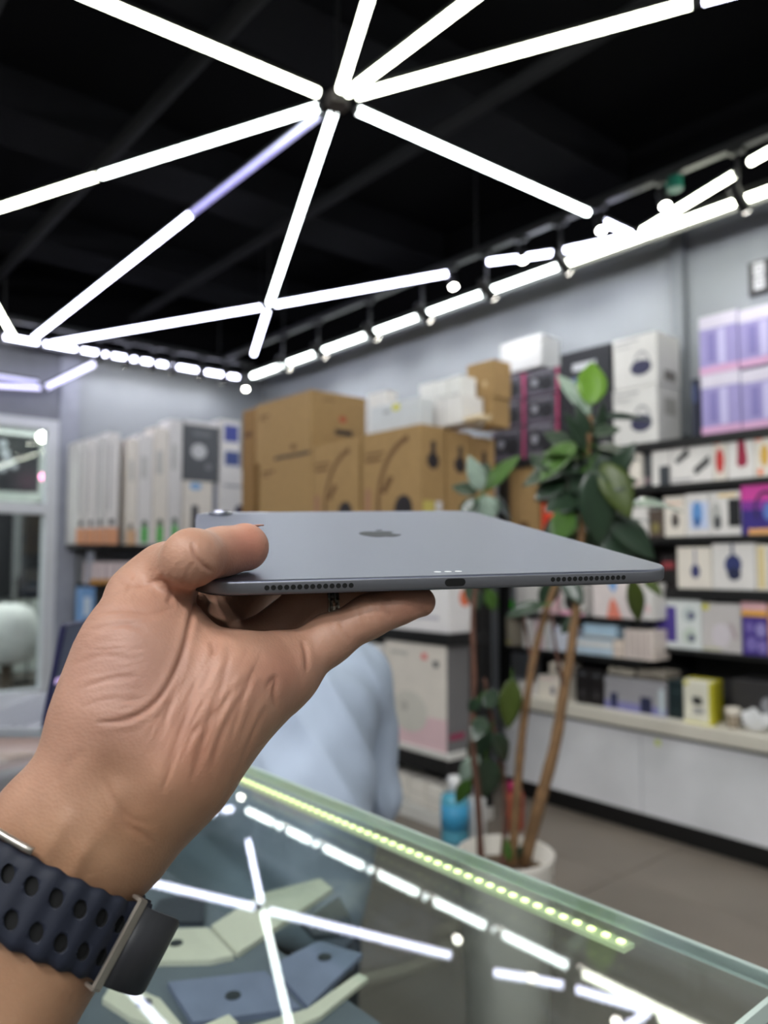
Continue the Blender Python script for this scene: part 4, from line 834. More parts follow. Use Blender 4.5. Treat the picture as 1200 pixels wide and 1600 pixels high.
def project(f, V, it=3, e=2e-4):
    for _ in range(it):
        d = f(V); g = np.stack([f(V+np.eye(3)[i]*e)-d for i in range(3)], -1)/e
        V = V-np.clip(d, -0.004, 0.004)[:, None]*g/np.maximum((g*g).sum(-1), 0.05)[:, None]
    return V, g/np.maximum(np.linalg.norm(g, axis=-1), 1e-9)[:, None]
def split(V, Q):
    e = np.stack([Q, np.roll(Q, -1, 1)], -1).reshape(-1, 2); es = np.sort(e, 1)
    u, inv = np.unique(es, axis=0, return_inverse=True); inv = inv.reshape(-1, 4)
    n = len(V); m = n+len(u); V2 = np.concatenate([V, V[u].mean(1), V[Q].mean(1)])
    E_ = n+inv; c = m+np.arange(len(Q))
    return V2, np.concatenate([np.stack([Q[:, i], E_[:, i], c, E_[:, (i+3) % 4]], 1) for i in range(4)])
def mesh_of(name, V, Q, m, parent=None, loc=(0, 0, 0), colors=None):
    me = bpy.data.meshes.new(name); V = np.asarray(V)-np.array(loc)
    me.vertices.add(len(V)); me.vertices.foreach_set('co', V.astype(np.float32).ravel())
    me.loops.add(Q.size); me.loops.foreach_set('vertex_index', Q.astype(np.int32).ravel())
    me.polygons.add(len(Q)); me.polygons.foreach_set('loop_start', (np.arange(len(Q))*4).astype(np.int32)); me.polygons.foreach_set('loop_total', np.full(len(Q), 4, np.int32))
    me.update(calc_edges=True); me.validate()
    bm = bmesh.new(); bm.from_mesh(me); bmesh.ops.recalc_face_normals(bm, faces=bm.faces); bm.to_mesh(me); bm.free()
    if colors is not None:
        ca = me.color_attributes.new('tone', 'FLOAT_COLOR', 'POINT'); ca.data.foreach_set('color', np.concatenate([colors, np.ones((len(V), 1))], 1).astype(np.float32).ravel())
    for p in me.polygons: p.use_smooth = True
    me.materials.append(m)
    o = bpy.data.objects.new(name, me); COL.objects.link(o); o.location = loc
    if parent: o.parent = parent
    return o
def lin(r, g, b): return np.array(srgb(r, g, b)[:3])

# ------------------------------------------------------------------ the hand (built in camera-aligned axes, then placed in the room)
def cp(px, py, d): return np.array([(px-600)/FPX*d, (800-py)/FPX*d, d])
TN = TR[:, 2]
def under(px, d, r):                                     # finger centre touching the underside of the tablet
    x = (px-600)/FPX*d; k = TN @ TT-TTH-r-0.0020; return np.array([x, (k-TN[0]*x-TN[2]*d)/TN[1], d])
def over(px, py, off):                                   # point above the tablet's back by off
    q = np.array([(px-600)/FPX, (800-py)/FPX, 1.0]); return q*((TN @ TT+off+0.0007)/(TN @ q))
pr = []
def limb(pts, rad, k):
    for (a, b), (ra, rb) in zip(zip(pts, pts[1:]), zip(rad, rad[1:])): pr.append((a, b, ra, rb, k))
# forearm and wrist
fa = [cp(-330, 2040, 0.215), cp(-130, 1715, 0.245), cp(34, 1440, 0.268), cp(107, 1317, 0.278)]
pu = np.array([0.86, -0.5, 0.0])
for s in (-1, 1):
    limb([fa[0]+pu*s*0.016, fa[1]+pu*s*0.013, fa[2]+pu*s*0.0105, fa[3]+pu*s*0.0105], [0.030, 0.0255, 0.0208, 0.0195], 0.012)
W0 = cp(128, 1285, 0.281); W1 = cp(176, 1290, 0.283)
# metacarpals
MI, MM, MR, MP = cp(275, 985, 0.352), cp(332, 1000, 0.352), cp(394, 1016, 0.342), cp(446, 1046, 0.322)
limb([W0, cp(206, 1130, 0.31), MI], [0.0185, 0.0165, 0.0125], 0.014)
limb([cp(150, 1290, 0.284), cp(240, 1130, 0.318), MM], [0.018, 0.0165, 0.0125], 0.014)
limb([W1, cp(280, 1130, 0.315), MR], [0.0175, 0.0165, 0.012], 0.014)
limb([cp(188, 1283, 0.283), cp(310, 1130, 0.303), MP], [0.0165, 0.0175, 0.0125], 0.014)
# ball of the little finger side
limb([cp(176, 1290, 0.281), cp(262, 1192, 0.287), cp(352, 1078, 0.300), cp(430, 1052, 0.316)], [0.0185, 0.0212, 0.0195, 0.0135], 0.016)
# ball of the thumb
limb([cp(124, 1272, 0.279), cp(182, 1120, 0.286), cp(214, 1020, 0.296), cp(226, 938, 0.313)], [0.018, 0.0192, 0.0188, 0.0140], 0.016)
limb([cp(215, 1120, 0.296), cp(262, 1010, 0.315)], [0.018, 0.014], 0.02)
# thumb
limb([cp(226, 938, 0.313), cp(262, 898, 0.319), over(300, 871, 0.0098), over(342, 863, 0.0090), over(382, 855, 0.0098)], [0.0140, 0.0124, 0.0098, 0.0090, 0.0101], 0.006)
# web between thumb and index
limb([cp(232, 930, 0.325), cp(268, 948, 0.348), MI], [0.011, 0.0095, 0.011], 0.014)
# fingers under the tablet
limb([MI, under(330, 0.385, 0.0098), under(405, 0.425, 0.0088), under(455, 0.45, 0.0078)], [0.0122, 0.0098, 0.0088, 0.0072], 0.005)
limb([MM, under(405, 0.39, 0.0098), under(492, 0.425, 0.0088), under(545, 0.445, 0.0078)], [0.0122, 0.0098, 0.0088, 0.0072], 0.005)
limb([MR, under(482, 0.353, 0.0100), under(562, 0.363, 0.0088), under(622, 0.374, 0.0078)], [0.0116, 0.0094, 0.0084, 0.0070], 0.005)
limb([MP, cp(512, 1000, 0.327), cp(578, 962, 0.3305), under(618, 0.334, 0.0076), under(657, 0.338, 0.0066)], [0.0122, 0.0099, 0.0086, 0.0078, 0.0066], 0.005)
HF = field(pr)
lo = np.min([np.minimum(p[0], p[1])-max(p[2], p[3]) for p in pr], 0)-0.006; hi = np.max([np.maximum(p[0], p[1])+max(p[2], p[3]) for p in pr], 0)+0.006
V, Qd = surface(HF, lo, hi, 0.0027)
V, N = project(HF, V, 3); V, Qd = split(V, Qd); V, N = project(HF, V, 1); V, Qd = split(V, Qd); V, N = project(HF, V, 1)
px = 600+FPX*V[:, 0]/V[:, 2]; py = 800-FPX*V[:, 1]/V[:, 2]
facing = -(N*V).sum(1)/np.linalg.norm(V, axis=1)
# creases and folds of the skin: (path, width in mm, depth in mm)
cr = [([(312, 905), (300, 960), (282, 1030), (250, 1090), (205, 1122), (150, 1130)], 1.0, 0.85),          # around the ball of the thumb
      ([(335, 1000), (330, 1040), (312, 1080)], 1.2, 0.4), ([(300, 985), (272, 1070), (240, 1180)], 1.6, 0.25), ([(360, 1010), (345, 1080), (322, 1150), (300, 1220)], 1.5, 0.45),
      ([(400, 1040), (375, 1090), (345, 1150), (330, 1200)], 1.3, 0.4), ([(385, 1060), (340, 1110), (300, 1150)], 1.2, 0.3), ([(415, 1075), (430, 1060), (428, 1085), (432, 1105)], 1.0, 0.5), ([(310, 1045), (290, 1120), (268, 1185), (255, 1240)], 1.4, 0.3),
      ([(472, 1000), (478, 1020), (480, 1050)], 0.9, 0.7), ([(330, 1000), (335, 1018), (342, 1000)], 1.0, 0.4), ([(530, 966), (538, 985), (546, 1004)], 0.9, 0.25), ([(596, 938), (602, 952), (610, 968)], 0.9, 0.2),
      ([(300, 846), (304, 866), (318, 884), (334, 894)], 0.8, 0.5), ([(330, 846), (330, 862), (338, 878)], 0.8, 0.15), ([(255, 905), (268, 925), (262, 945)], 1.1, 0.45), ([(180, 905), (215, 915), (250, 908), (285, 918)], 1.2, 0.4),
      ([(150, 958), (190, 952), (235, 958), (275, 948)], 1.1, 0.35), ([(140, 985), (185, 975), (230, 984)], 1.1, 0.3), ([(118, 1080), (165, 1062), (215, 1056)], 1.0, 0.25), ([(125, 1105), (175, 1092), (215, 1092)], 1.0, 0.2), ([(112, 1040), (160, 1024), (205, 1030)], 1.0, 0.22),
      ([(244, 1322), (222, 1302), (200, 1290), (182, 1262)], 1.3, 0.3), ([(236, 1290), (205, 1278), (180, 1252), (160, 1215)], 1.2, 0.25), ([(85, 1225), (110, 1190), (130, 1170)], 2.0, 0.25)]
rg = random.Random(11)
for i in range(26):                                      # fine lines over the ball of the thumb
    y = 925+i*8+rg.uniform(-4, 4); x0 = 118+rg.uniform(0, 60); L = rg.uniform(45, 120); sl = rg.uniform(-0.28, 0.05)
    cr.append(([(x0, y), (x0+L*0.5, y+sl*L*0.5+rg.uniform(-3, 3)), (x0+L, y+sl*L+rg.uniform(-6, 6))], 0.6, rg.uniform(0.04, 0.10)))
for i in range(30):                                      # long oblique lines of the palm
    x0 = rg.uniform(270, 425); y = rg.uniform(1005, 1110); L = rg.uniform(50, 150); dx = rg.uniform(-0.62, -0.25)
    cr.append(([(x0, y), (x0+dx*L*0.5+rg.uniform(-4, 4), y+L*0.5), (x0+dx*L, y+L)], rg.uniform(0.6, 1.1), rg.uniform(0.08, 0.2)))
for i in range(10):
    x0 = rg.uniform(490, 620); y = 1010-(x0-490)*0.45; cr.append(([(x0-4, y-38), (x0+2, y-16), (x0+10, y+6)], 0.6, rg.uniform(0.06, 0.14)))
for i in range(9):
    x0 = 205+i*11; y = 915+rg.uniform(-8, 8)-i*3; cr.append(([(x0-8, y+22), (x0, y), (x0+12, y-18)], 0.6, rg.uniform(0.08, 0.18)))
def dseg(path):
    P_ = [np.array(p, float) for p in path]; lo_, hi_ = np.min(P_, 0)-36, np.max(P_, 0)+36
    sel = np.flatnonzero((px > lo_[0]) & (px < hi_[0]) & (py > lo_[1]) & (py < hi_[1]) & (facing > -0.1))
    b = np.full(len(sel), 1e9); q = np.stack([px[sel], py[sel]], 1)
    # soft bends through the given points
    fine = []
    for i in range(len(P_)-1):
        p0, p1, p2, p3 = P_[max(i-1, 0)], P_[i], P_[i+1], P_[min(i+2, len(P_)-1)]
        for t in np.linspace(0, 1, 7)[:-1]: fine.append(0.5*((2*p1)+(-p0+p2)*t+(2*p0-5*p1+4*p2-p3)*t*t+(-p0+3*p1-3*p2+p3)*t**3))
    fine.append(P_[-1]); L = len(fine)
    tt = np.zeros(len(sel))
    for i, (a, c) in enumerate(zip(fine, fine[1:])):
        ac = c-a; t = np.clip(((q-a) @ ac)/max(ac @ ac, 1e-9), 0, 1); d = np.linalg.norm(q-a-t[:, None]*ac, axis=1)
        m_ = d < b; b[m_] = d[m_]; tt[m_] = (i+t[m_])/(L-1)
    return b, tt, sel
disp = np.zeros(len(V)); foldmask = np.zeros(len(V))
for path, wd, dp in cr:
    d, tt, sel = dseg(path); wpx = wd*1e-3*FPX/0.30
    fade = np.clip(np.minimum(tt, 1-tt)*5, 0, 1)**0.7*(facing[sel] > 0.02)
    g = np.exp(-(d/wpx)**2)*fade
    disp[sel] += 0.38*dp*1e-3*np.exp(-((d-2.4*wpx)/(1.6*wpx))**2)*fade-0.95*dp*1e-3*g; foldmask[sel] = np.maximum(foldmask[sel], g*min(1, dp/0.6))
# low swells: tendons at the wrist
for path, wd, dp in (([(150, 1300), (110, 1370), (60, 1460)], 3.2, 0.9), ([(112, 1262), (80, 1320), (35, 1400)], 3.0, 0.7), ([(195, 1215), (172, 1270), (150, 1320)], 4.5, 0.6)):
    d, tt, sel = dseg(path); disp[sel] += dp*1e-3*np.exp(-(d/(wd*1e-3*FPX/0.28))**2)*np.clip(np.minimum(tt, 1-tt)*4, 0, 1)*(facing[sel] > 0)
V = V+N*disp[:, None]
# skin tone by region, coloured darker along the creases
def blob(x, y, r): return np.exp(-(((px-x)**2+(py-y)**2)/r**2))*(facing > -0.2)
tone = np.tile(lin(192, 150, 118), (len(V), 1))
def mixin(wt, c): 
    global tone
    tone = tone*(1-wt[:, None])+wt[:, None]*c
arm = np.clip((py-1180+0.35*(px-100))/160, 0, 1)
mixin(np.clip(1-arm, 0, 1)*0.75, lin(204, 158, 134))
mixin(0.55*blob(330, 1130, 130), lin(210, 158, 132)); mixin(0.5*blob(180, 1040, 110), lin(190, 146, 132)); mixin(0.7*blob(390, 850, 45), lin(206, 134, 112)); mixin(0.5*blob(640, 945, 50), lin(206, 146, 122))
mixin(0.45*blob(300, 1180, 60), lin(198, 132, 108)); mixin(0.45*blob(435, 1050, 40), lin(194, 130, 108)); mixin(0.5*blob(170, 1190, 40), lin(146, 104, 76)); mixin(0.35*blob(215, 1290, 40), lin(170, 108, 78))
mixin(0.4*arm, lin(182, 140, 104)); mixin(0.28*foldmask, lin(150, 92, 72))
skin = bpy.data.materials.new('skin'); skin.use_nodes = True; nt = skin.node_tree; b = nt.nodes['Principled BSDF']
va = nt.nodes.new('ShaderNodeAttribute'); va.attribute_name = 'tone'
tc = nt.nodes.new('ShaderNodeTexCoord'); n1 = nt.nodes.new('ShaderNodeTexNoise'); n1.inputs['Scale'].default_value = 60; n1.inputs['Detail'].default_value = 4
nt.links.new(tc.outputs['Object'], n1.inputs['Vector'])
mxn = nt.nodes.new('ShaderNodeMix'); mxn.data_type = 'RGBA'; mxn.blend_type = 'MULTIPLY'; mxn.inputs['Factor'].default_value = 1
rmp = nt.nodes.new('ShaderNodeValToRGB'); rmp.color_ramp.elements[0].position = 0.3; rmp.color_ramp.elements[1].position = 0.75
rmp.color_ramp.elements[0].color = (0.86, 0.8, 0.78, 1); rmp.color_ramp.elements[1].color = (1.06, 1.04, 1.03, 1)
nt.links.new(n1.outputs['Fac'], rmp.inputs['Fac']); nt.links.new(va.outputs['Color'], mxn.inputs['A']); nt.links.new(rmp.outputs['Color'], mxn.inputs['B']); nt.links.new(mxn.outputs['Result'], b.inputs['Base Color'])
n2 = nt.nodes.new('ShaderNodeTexVoronoi'); n2.inputs['Scale'].default_value = 900; n3 = nt.nodes.new('ShaderNodeTexNoise'); n3.inputs['Scale'].default_value = 260; n3.inputs['Detail'].default_value = 3
mp = nt.nodes.new('ShaderNodeMapping'); mp.inputs['Rotation'].default_value = (0.3, 0.2, 0.6); mp.inputs['Scale'].default_value = (1, 0.35, 1)
nt.links.new(tc.outputs['Object'], mp.inputs['Vector']); nt.links.new(mp.outputs[0], n2.inputs['Vector']); nt.links.new(mp.outputs[0], n3.inputs['Vector'])
ad = nt.nodes.new('ShaderNodeMath'); ad.operation = 'ADD'; nt.links.new(n2.outputs['Distance'], ad.inputs[0]); nt.links.new(n3.outputs['Fac'], ad.inputs[1])
bp = nt.nodes.new('ShaderNodeBump'); bp.inputs['Strength'].default_value = 0.16; bp.inputs['Distance'].default_value = 0.0006
nt.links.new(ad.outputs[0], bp.inputs['Height']); nt.links.new(bp.outputs['Normal'], b.inputs['Normal'])
b.inputs['Roughness'].default_value = 0.5; b.inputs['Specular IOR Level'].default_value = 0.4
b.inputs['Subsurface Weight'].default_value = 0.12; b.inputs['Subsurface Radius'].default_value = (0.006, 0.0025, 0.0015); b.inputs['Subsurface Scale'].default_value = 0.5
tone = np.clip(tone*np.array([0.80, 0.80, 0.83]), 0, 1)
hand = mesh_of('person', cam2w(V), Qd, skin, None, tuple(cam2w(cp(107, 1317, 0.278))), tone)
tag(hand, 'bare left forearm and hand reaching in, thumb on top, holding the tablet', 'person')
# thumb nail on the far upper side of the thumb tip
def nail(c, axis, nrm, wd, ln):
    axis = axis/np.linalg.norm(axis); nrm = nrm-axis*(nrm @ axis); nrm /= np.linalg.norm(nrm); sd = np.cross(axis, nrm)
    bm = bmesh.new(); rows = []
    for i in range(9):
        u = -1+2*i/8; row = []
        for j in range(9):
            v = -1+2*j/8; k = math.sqrt(max(0.0, 1-0.25*max(0, -u)**2))
            p = c+axis*(u*ln)+sd*(v*wd*k)-nrm*(0.0022*v*v+0.0008*u*u)
            row.append(bm.verts.new(Vector(cam2w(p))-hand.location))
        rows.append(row)
    for a, b_ in zip(rows, rows[1:]):
        for j in range(8): bm.faces.new((a[j], a[j+1], b_[j+1], b_[j]))
    o = obj('thumb_nail', bm, mat('nail', (206, 150, 130), 0.25, var=0.03), hand, smooth=True)
    md = o.modifiers.new('thickness', 'SOLIDIFY'); md.thickness = 0.0006
ta, tb = over(342, 863, 0.0090), over(382, 855, 0.0098); tax = tb-ta
tnr = np.array([-0.05, 0.75, 0.65])
nail(tb+tnr/np.linalg.norm(tnr)*0.0097-tax/np.linalg.norm(tax)*0.0022, tax, tnr, 0.0062, 0.0064)

# ring on the ring finger
ra_, rb_ = under(482, 0.353, 0.0100), under(562, 0.363, 0.0088); rc_ = ra_*0.66+rb_*0.34; rax = rb_-ra_; rax /= np.linalg.norm(rax)
rn = thing('finger_ring', 'narrow ridged silver ring on the finger under the tablet', 'ring', tuple(cam2w(rc_)))
def ringmesh(c, ax, r, wdt, th, n=48, ridges=0):
    u = np.cross(ax, [0, 0, 1.0]); u /= np.linalg.norm(u); v = np.cross(ax, u); bm = bmesh.new(); rg = []
    for i in range(n):
        a = 2*math.pi*i/n; d = u*math.cos(a)+v*math.sin(a); q = []
        for s, rr in ((-1, r), (1, r), (1, r+th), (-1, r+th)): q.append(bm.verts.new(Vector(cam2w(c+ax*s*wdt/2+d*(rr+(0.0003 if ridges and i % 2 and rr > r else 0))))-Vector(cam2w(rc_))))
        rg.append(q)
    for i in range(n):
        a, b_ = rg[i], rg[(i+1) % n]
        for k in range(4): bm.faces.new((a[k], a[(k+1) % 4], b_[(k+1) % 4], b_[k]))
    bmesh.ops.recalc_face_normals(bm, faces=bm.faces); return bm
SIL = mat('silver', (190, 188, 184), 0.25, 1.0)
obj('band', ringmesh(rc_, rax, 0.0098, 0.0052, 0.0010), SIL, rn)
for s in (-0.0014, 0.0014): obj('ridge', ringmesh(rc_+rax*s, rax, 0.0107, 0.0011, 0.0006, 60, 1), mat('silver_dark', (120, 118, 114), 0.3, 1.0), rn)

# ------------------------------------------------------------------ watch strap
SO = cp(62, 1396, 0.2695); SA = fa[3]-fa[1]; SA /= np.linalg.norm(SA); SU = pu-SA*(pu @ SA); SU /= np.linalg.norm(SU); SW = np.cross(SA, SU)
if SW[2] > 0: SW = -SW                                   # SW points to the camera
ws = thing('wrist_watch', 'dark navy perforated rubber watch strap with silver loops on the wrist', 'watch', tuple(cam2w(SO)))
def sp(a, v, off):                                       # angle around the wrist from the outer side towards the camera, along the arm, outward
    ca, sa = math.cos(a), math.sin(a); ru, rw = 0.0345, 0.0248
    nrm = SU*(ca/ru)+SW*(sa/rw); nrm /= np.linalg.norm(nrm)
    return Vector(cam2w(SO+SU*ca*ru+SW*sa*rw+SA*v+nrm*off))-ws.location
STR = mat('navy_rubber', (30, 34, 48), 0.62, var=0.05, scale=200, spec=0.35)
bm = bmesh.new(); NA, NV = 220, 12; HWD = 0.0121; ridge_n = 26
rows = []
for layer in (1, 0):
    for j in range(NV+1):
        v = -1+2*j/NV
        row = []
        for i in range(NA):
            a = 2*math.pi*i/NA
            wv = 0.5+0.5*math.cos(a*ridge_n)
            edge = 0.0007*(0.5+0.5*math.cos(a*ridge_n))
            off = (0.0026+0.0007*wv-0.0010*abs(v)**6) if layer else 0.0004
            row.append(bm.verts.new(sp(a, v*(HWD+edge), off)))
        rows.append(row)
rr = rows[:NV+1]+list(reversed(rows[NV+1:]))
for a, b_ in zip(rr, rr[1:]+rr[:1]):
    for i in range(NA): bm.faces.new((a[i], a[(i+1) % NA], b_[(i+1) % NA], b_[i]))
bmesh.ops.recalc_face_normals(bm, faces=bm.faces)
strap = obj('strap', bm, STR, ws, smooth=True)
# oval holes cut through the rubber in two rows
ct = bmesh.new()
for i in range(ridge_n):
    a = 2*math.pi*(i+0.5)/ridge_n
    if not (0.35 < a < math.pi-0.1): continue
    for v0, sh in ((0.0052, 0.0), (-0.0054, 0.0)):
        o1 = [sp(a+0.066*math.cos(t)+0.02*math.sin(t), v0+0.0027*math.sin(t), 0.008) for t in np.linspace(0, 2*math.pi, 13)[:-1]]; o2 = [sp(a+0.066*math.cos(t)+0.02*math.sin(t), v0+0.0027*math.sin(t), 0.0011) for t in np.linspace(0, 2*math.pi, 13)[:-1]]
        t1 = [ct.verts.new(p) for p in o1]; t2 = [ct.verts.new(p) for p in o2]
        ct.faces.new(t1); ct.faces.new(list(reversed(t2)))
        for k in range(12): ct.faces.new((t1[k], t2[k], t2[(k+1) % 12], t1[(k+1) % 12]))
bmesh.ops.recalc_face_normals(ct, faces=ct.faces)
cut = obj('cutter', ct, mat('hole_black', (6, 6, 8), 0.8), ws)
md = strap.modifiers.new('holes', 'BOOLEAN'); md.operation = 'DIFFERENCE'; md.object = cut; md.solver = 'EXACT'
try: md.material_mode = 'TRANSFER'
except Exception: pass
bpy.context.view_layer.update()
dg = bpy.context.evaluated_depsgraph_get(); me2 = bpy.data.meshes.new_from_object(strap.evaluated_get(dg)); strap.modifiers.clear(); strap.data = me2
bpy.data.objects.remove(cut)
# tube edge beads along the upper rim, silver loops, dark tongue
def frame_loop(a0, a1, name='silver_loop', h=0.0142, th=0.0016, o0=0.0002, o1=0.0052):
    bm = bmesh.new()
    def bar(c0, c1, v0, v1, f0, f1):
        vs = []
        for a in (c0, c1):
            for v in (v0, v1):
                for of in (f0, f1): vs.append(bm.verts.new(sp(a, v, of)))
        for q in ((0, 1, 3, 2), (4, 6, 7, 5), (0, 4, 5, 1), (2, 3, 7, 6), (0, 2, 6, 4), (1, 5, 7, 3)): bm.faces.new([vs[i] for i in q])
    bar(a0, a1, -h, h, o1-0.0014, o1)
    for s in (-1, 1): bar(a0, a1, s*h-0.0006, s*h+0.0006, o0, o1)
    bmesh.ops.recalc_face_normals(bm, faces=bm.faces)
    bmesh.ops.bevel(bm, geom=list(bm.edges), offset=0.0004, segments=2, affect='EDGES')
    return obj(name, bm, mat('titanium', (205, 198, 190), 0.42, 1.0, var=0.04, scale=300), ws)
frame_loop(0.45, 0.58); frame_loop(2.42, 2.52, h=0.0142)
obj('silver_loop', tubepath(bmesh.new(), [sp(a, 0.0140, 0.0035) for a in np.linspace(1.72, 2.5, 12)], 0.0013, 8), MATS['titanium'], ws, smooth=True)
bm = bmesh.new(); out = []
for i in range(9):                                       # the rounded tongue beyond the loop
    a = 0.46-0.62*i/8; k = i/8; hv = 0.0128*math.sqrt(max(0.06, 1-(max(0, k-0.55)/0.46)**2)); lift = 0.0048+0.0095*math.sin(math.pi*min(1, k*0.62))
    out.append([bm.verts.new(sp(a, s*hv, of)) for s, of in ((-1, lift-0.0035), (1, lift-0.0035), (1, lift), (-1, lift))])
for a, b_ in zip(out, out[1:]):
    for q in range(4): bm.faces.new((a[q], a[(q+1) % 4], b_[(q+1) % 4], b_[q]))
bm.faces.new(out[0]); bm.faces.new(list(reversed(out[-1]))); bmesh.ops.recalc_face_normals(bm, faces=bm.faces)
bmesh.ops.bevel(bm, geom=[e for e in bm.edges], offset=0.0006, segments=2, affect='EDGES')
obj('strap_tongue', bm, mat('charcoal_rubber', (46, 46, 50), 0.5, var=0.04), ws, smooth=True)
# watch case on the far side of the wrist
bm = bmesh.new(); bmesh.ops.create_cube(bm, size=1); 
ctr = Vector(cam2w(SO-SW*0.033))-ws.location; wa, wu, ww = [Vector(x @ CB) for x in (SA, SU, SW)]
for v in bm.verts: v.co = ctr+wa*v.co.x*0.046+wu*v.co.y*0.040+ww*v.co.z*0.012
bmesh.ops.bevel(bm, geom=list(bm.edges), offset=0.005, segments=3, affect='EDGES')
obj('watch_case', bm, MATS['titanium'], ws, smooth=True)
# ------------------------------------------------------------------ rubber plant in a tall white planter
PD = 1.90
pc = HZ(790, 1330, 0.53)
pot = thing('potted_plant', 'tall leafy rubber plant in a white planter beside the showcase', 'plant', (pc.x, pc.y, 0))
pl = obj('planter', lathe(bmesh.new(), [(0.088, 0.0), (0.094, 0.006), (0.118, 0.515), (0.121, 0.528), (0.119, 0.53), (0.111, 0.528), (0.108, 0.47), (0.02, 0.468)], 44), mat('white_ceramic', (224, 218, 210), 0.35, var=0.02), pot, smooth=True)
obj('soil', lathe(bmesh.new(), [(0.108, 0.469), (0.107, 0.482), (0.06, 0.49), (0.01, 0.492)], 30), mat('soil', (92, 74, 58), 0.95, var=0.4, scale=60, bump=1.0), pot)
BARK = mat('bark', (122, 92, 62), 0.8, var=0.3, scale=30, bump=0.6); BARKD = mat('bark_dark', (92, 62, 50), 0.8, var=0.3, scale=30, bump=0.5)
def pw(px, py, d=0.0): return HD(px, py, PD+d)-pot.location
def stem(pts, r0, r1, m, wob=0.0):
    P_ = [pw(*p) for p in pts]; fine = []
    for i in range(len(P_)-1):
        p0, p1, p2, p3 = P_[max(i-1, 0)], P_[i], P_[i+1], P_[min(i+2, len(P_)-1)]
        for k in range(4):
            t = k/4; fine.append(0.5*((2*p1)+(p2-p0)*t+(2*p0-5*p1+4*p2-p3)*t*t+(3*p1-p0-3*p2+p3)*t**3))
    fine.append(P_[-1]); n = len(fine)
    obj('stem', tubepath(bmesh.new(), fine, [r0+(r1-r0)*i/(n-1)+0.0008*math.sin(i*2.3) for i in range(n)], 10), m, pot, smooth=True)
stem([(818, 1350, 0.02), (846, 1245, 0.01), (868, 1160), (881, 1080), (893, 1010), (902, 930), (906, 860), (915, 760), (922, 650)], 0.0165, 0.0075, BARK)
stem([(800, 1352, 0), (808, 1235, 0.02), (818, 1130, 0.03), (832, 1040, 0.03), (846, 980, 0.03), (864, 925, 0.02), (884, 875, 0.02), (905, 800, 0.02)], 0.0125, 0.006, BARK)
stem([(752, 1352, 0.0), (746, 1240, 0.0), (738, 1150), (741, 1060), (739, 960), (748, 880), (755, 780)], 0.0095, 0.005, BARKD)
stem([(786, 1352, -0.02), (790, 1260, 0.05), (782, 1190, 0.06), (768, 1120, 0.05), (757, 1060, 0.03)], 0.008, 0.004, BARKD)
stem([(836, 1045, 0.03), (826, 1010, 0.06), (818, 960, 0.07)], 0.005, 0.003, BARKD); stem([(881, 1080, 0.0), (868, 1010, -0.03), (862, 960, -0.04)], 0.005, 0.003, BARKD)
def leafmesh(m, curl, seed):
    bm = bmesh.new(); rows = []; n = 10; rnd = random.Random(seed)
    for i in range(n+1):
        t = i/n; wd = max(0.012, (math.sin(math.pi*min(1, t**0.85))**0.9))*0.5; z = -curl*t*t
        row = [bm.verts.new((u*wd, t, z+0.22*wd*abs(u)+0.012*math.sin(9*t+3*u+seed))) for u in (-1, -0.55, 0, 0.55, 1)]; rows.append(row)
    for a, b_ in zip(rows, rows[1:]):
        for k in range(4): bm.faces.new((a[k], a[k+1], b_[k+1], b_[k]))
    r = bmesh.ops.extrude_face_region(bm, geom=bm.faces[:])
    for v in [g for g in r['geom'] if isinstance(g, bmesh.types.BMVert)]: v.co.z -= 0.012
    bmesh.ops.recalc_face_normals(bm, faces=bm.faces)
    me = bpy.data.meshes.new('leaf'); bm.to_mesh(me); bm.free(); me.materials.append(m)
    for p in me.polygons: p.use_smooth = True
    return me
LD = mat('leaf_dark', (40, 58, 42), 0.28, var=0.2, scale=3, spec=0.6); LG = mat('leaf_green', (66, 98, 40), 0.35, var=0.2, scale=3); LB = mat('leaf_bright', (98, 140, 34), 0.4, var=0.12, scale=3); LP = mat('leaf_pale', (146, 164, 150), 0.22, var=0.2, scale=3, spec=0.7); LO = mat('leaf_olive', (66, 80, 30), 0.4, var=0.15, scale=3)
LM_ = {k: [leafmesh(m, c, i) for i, c in enumerate((0.12, 0.28))] for k, m in (('d', LD), ('g', LG), ('b', LB), ('p', LP), ('o', LO))}
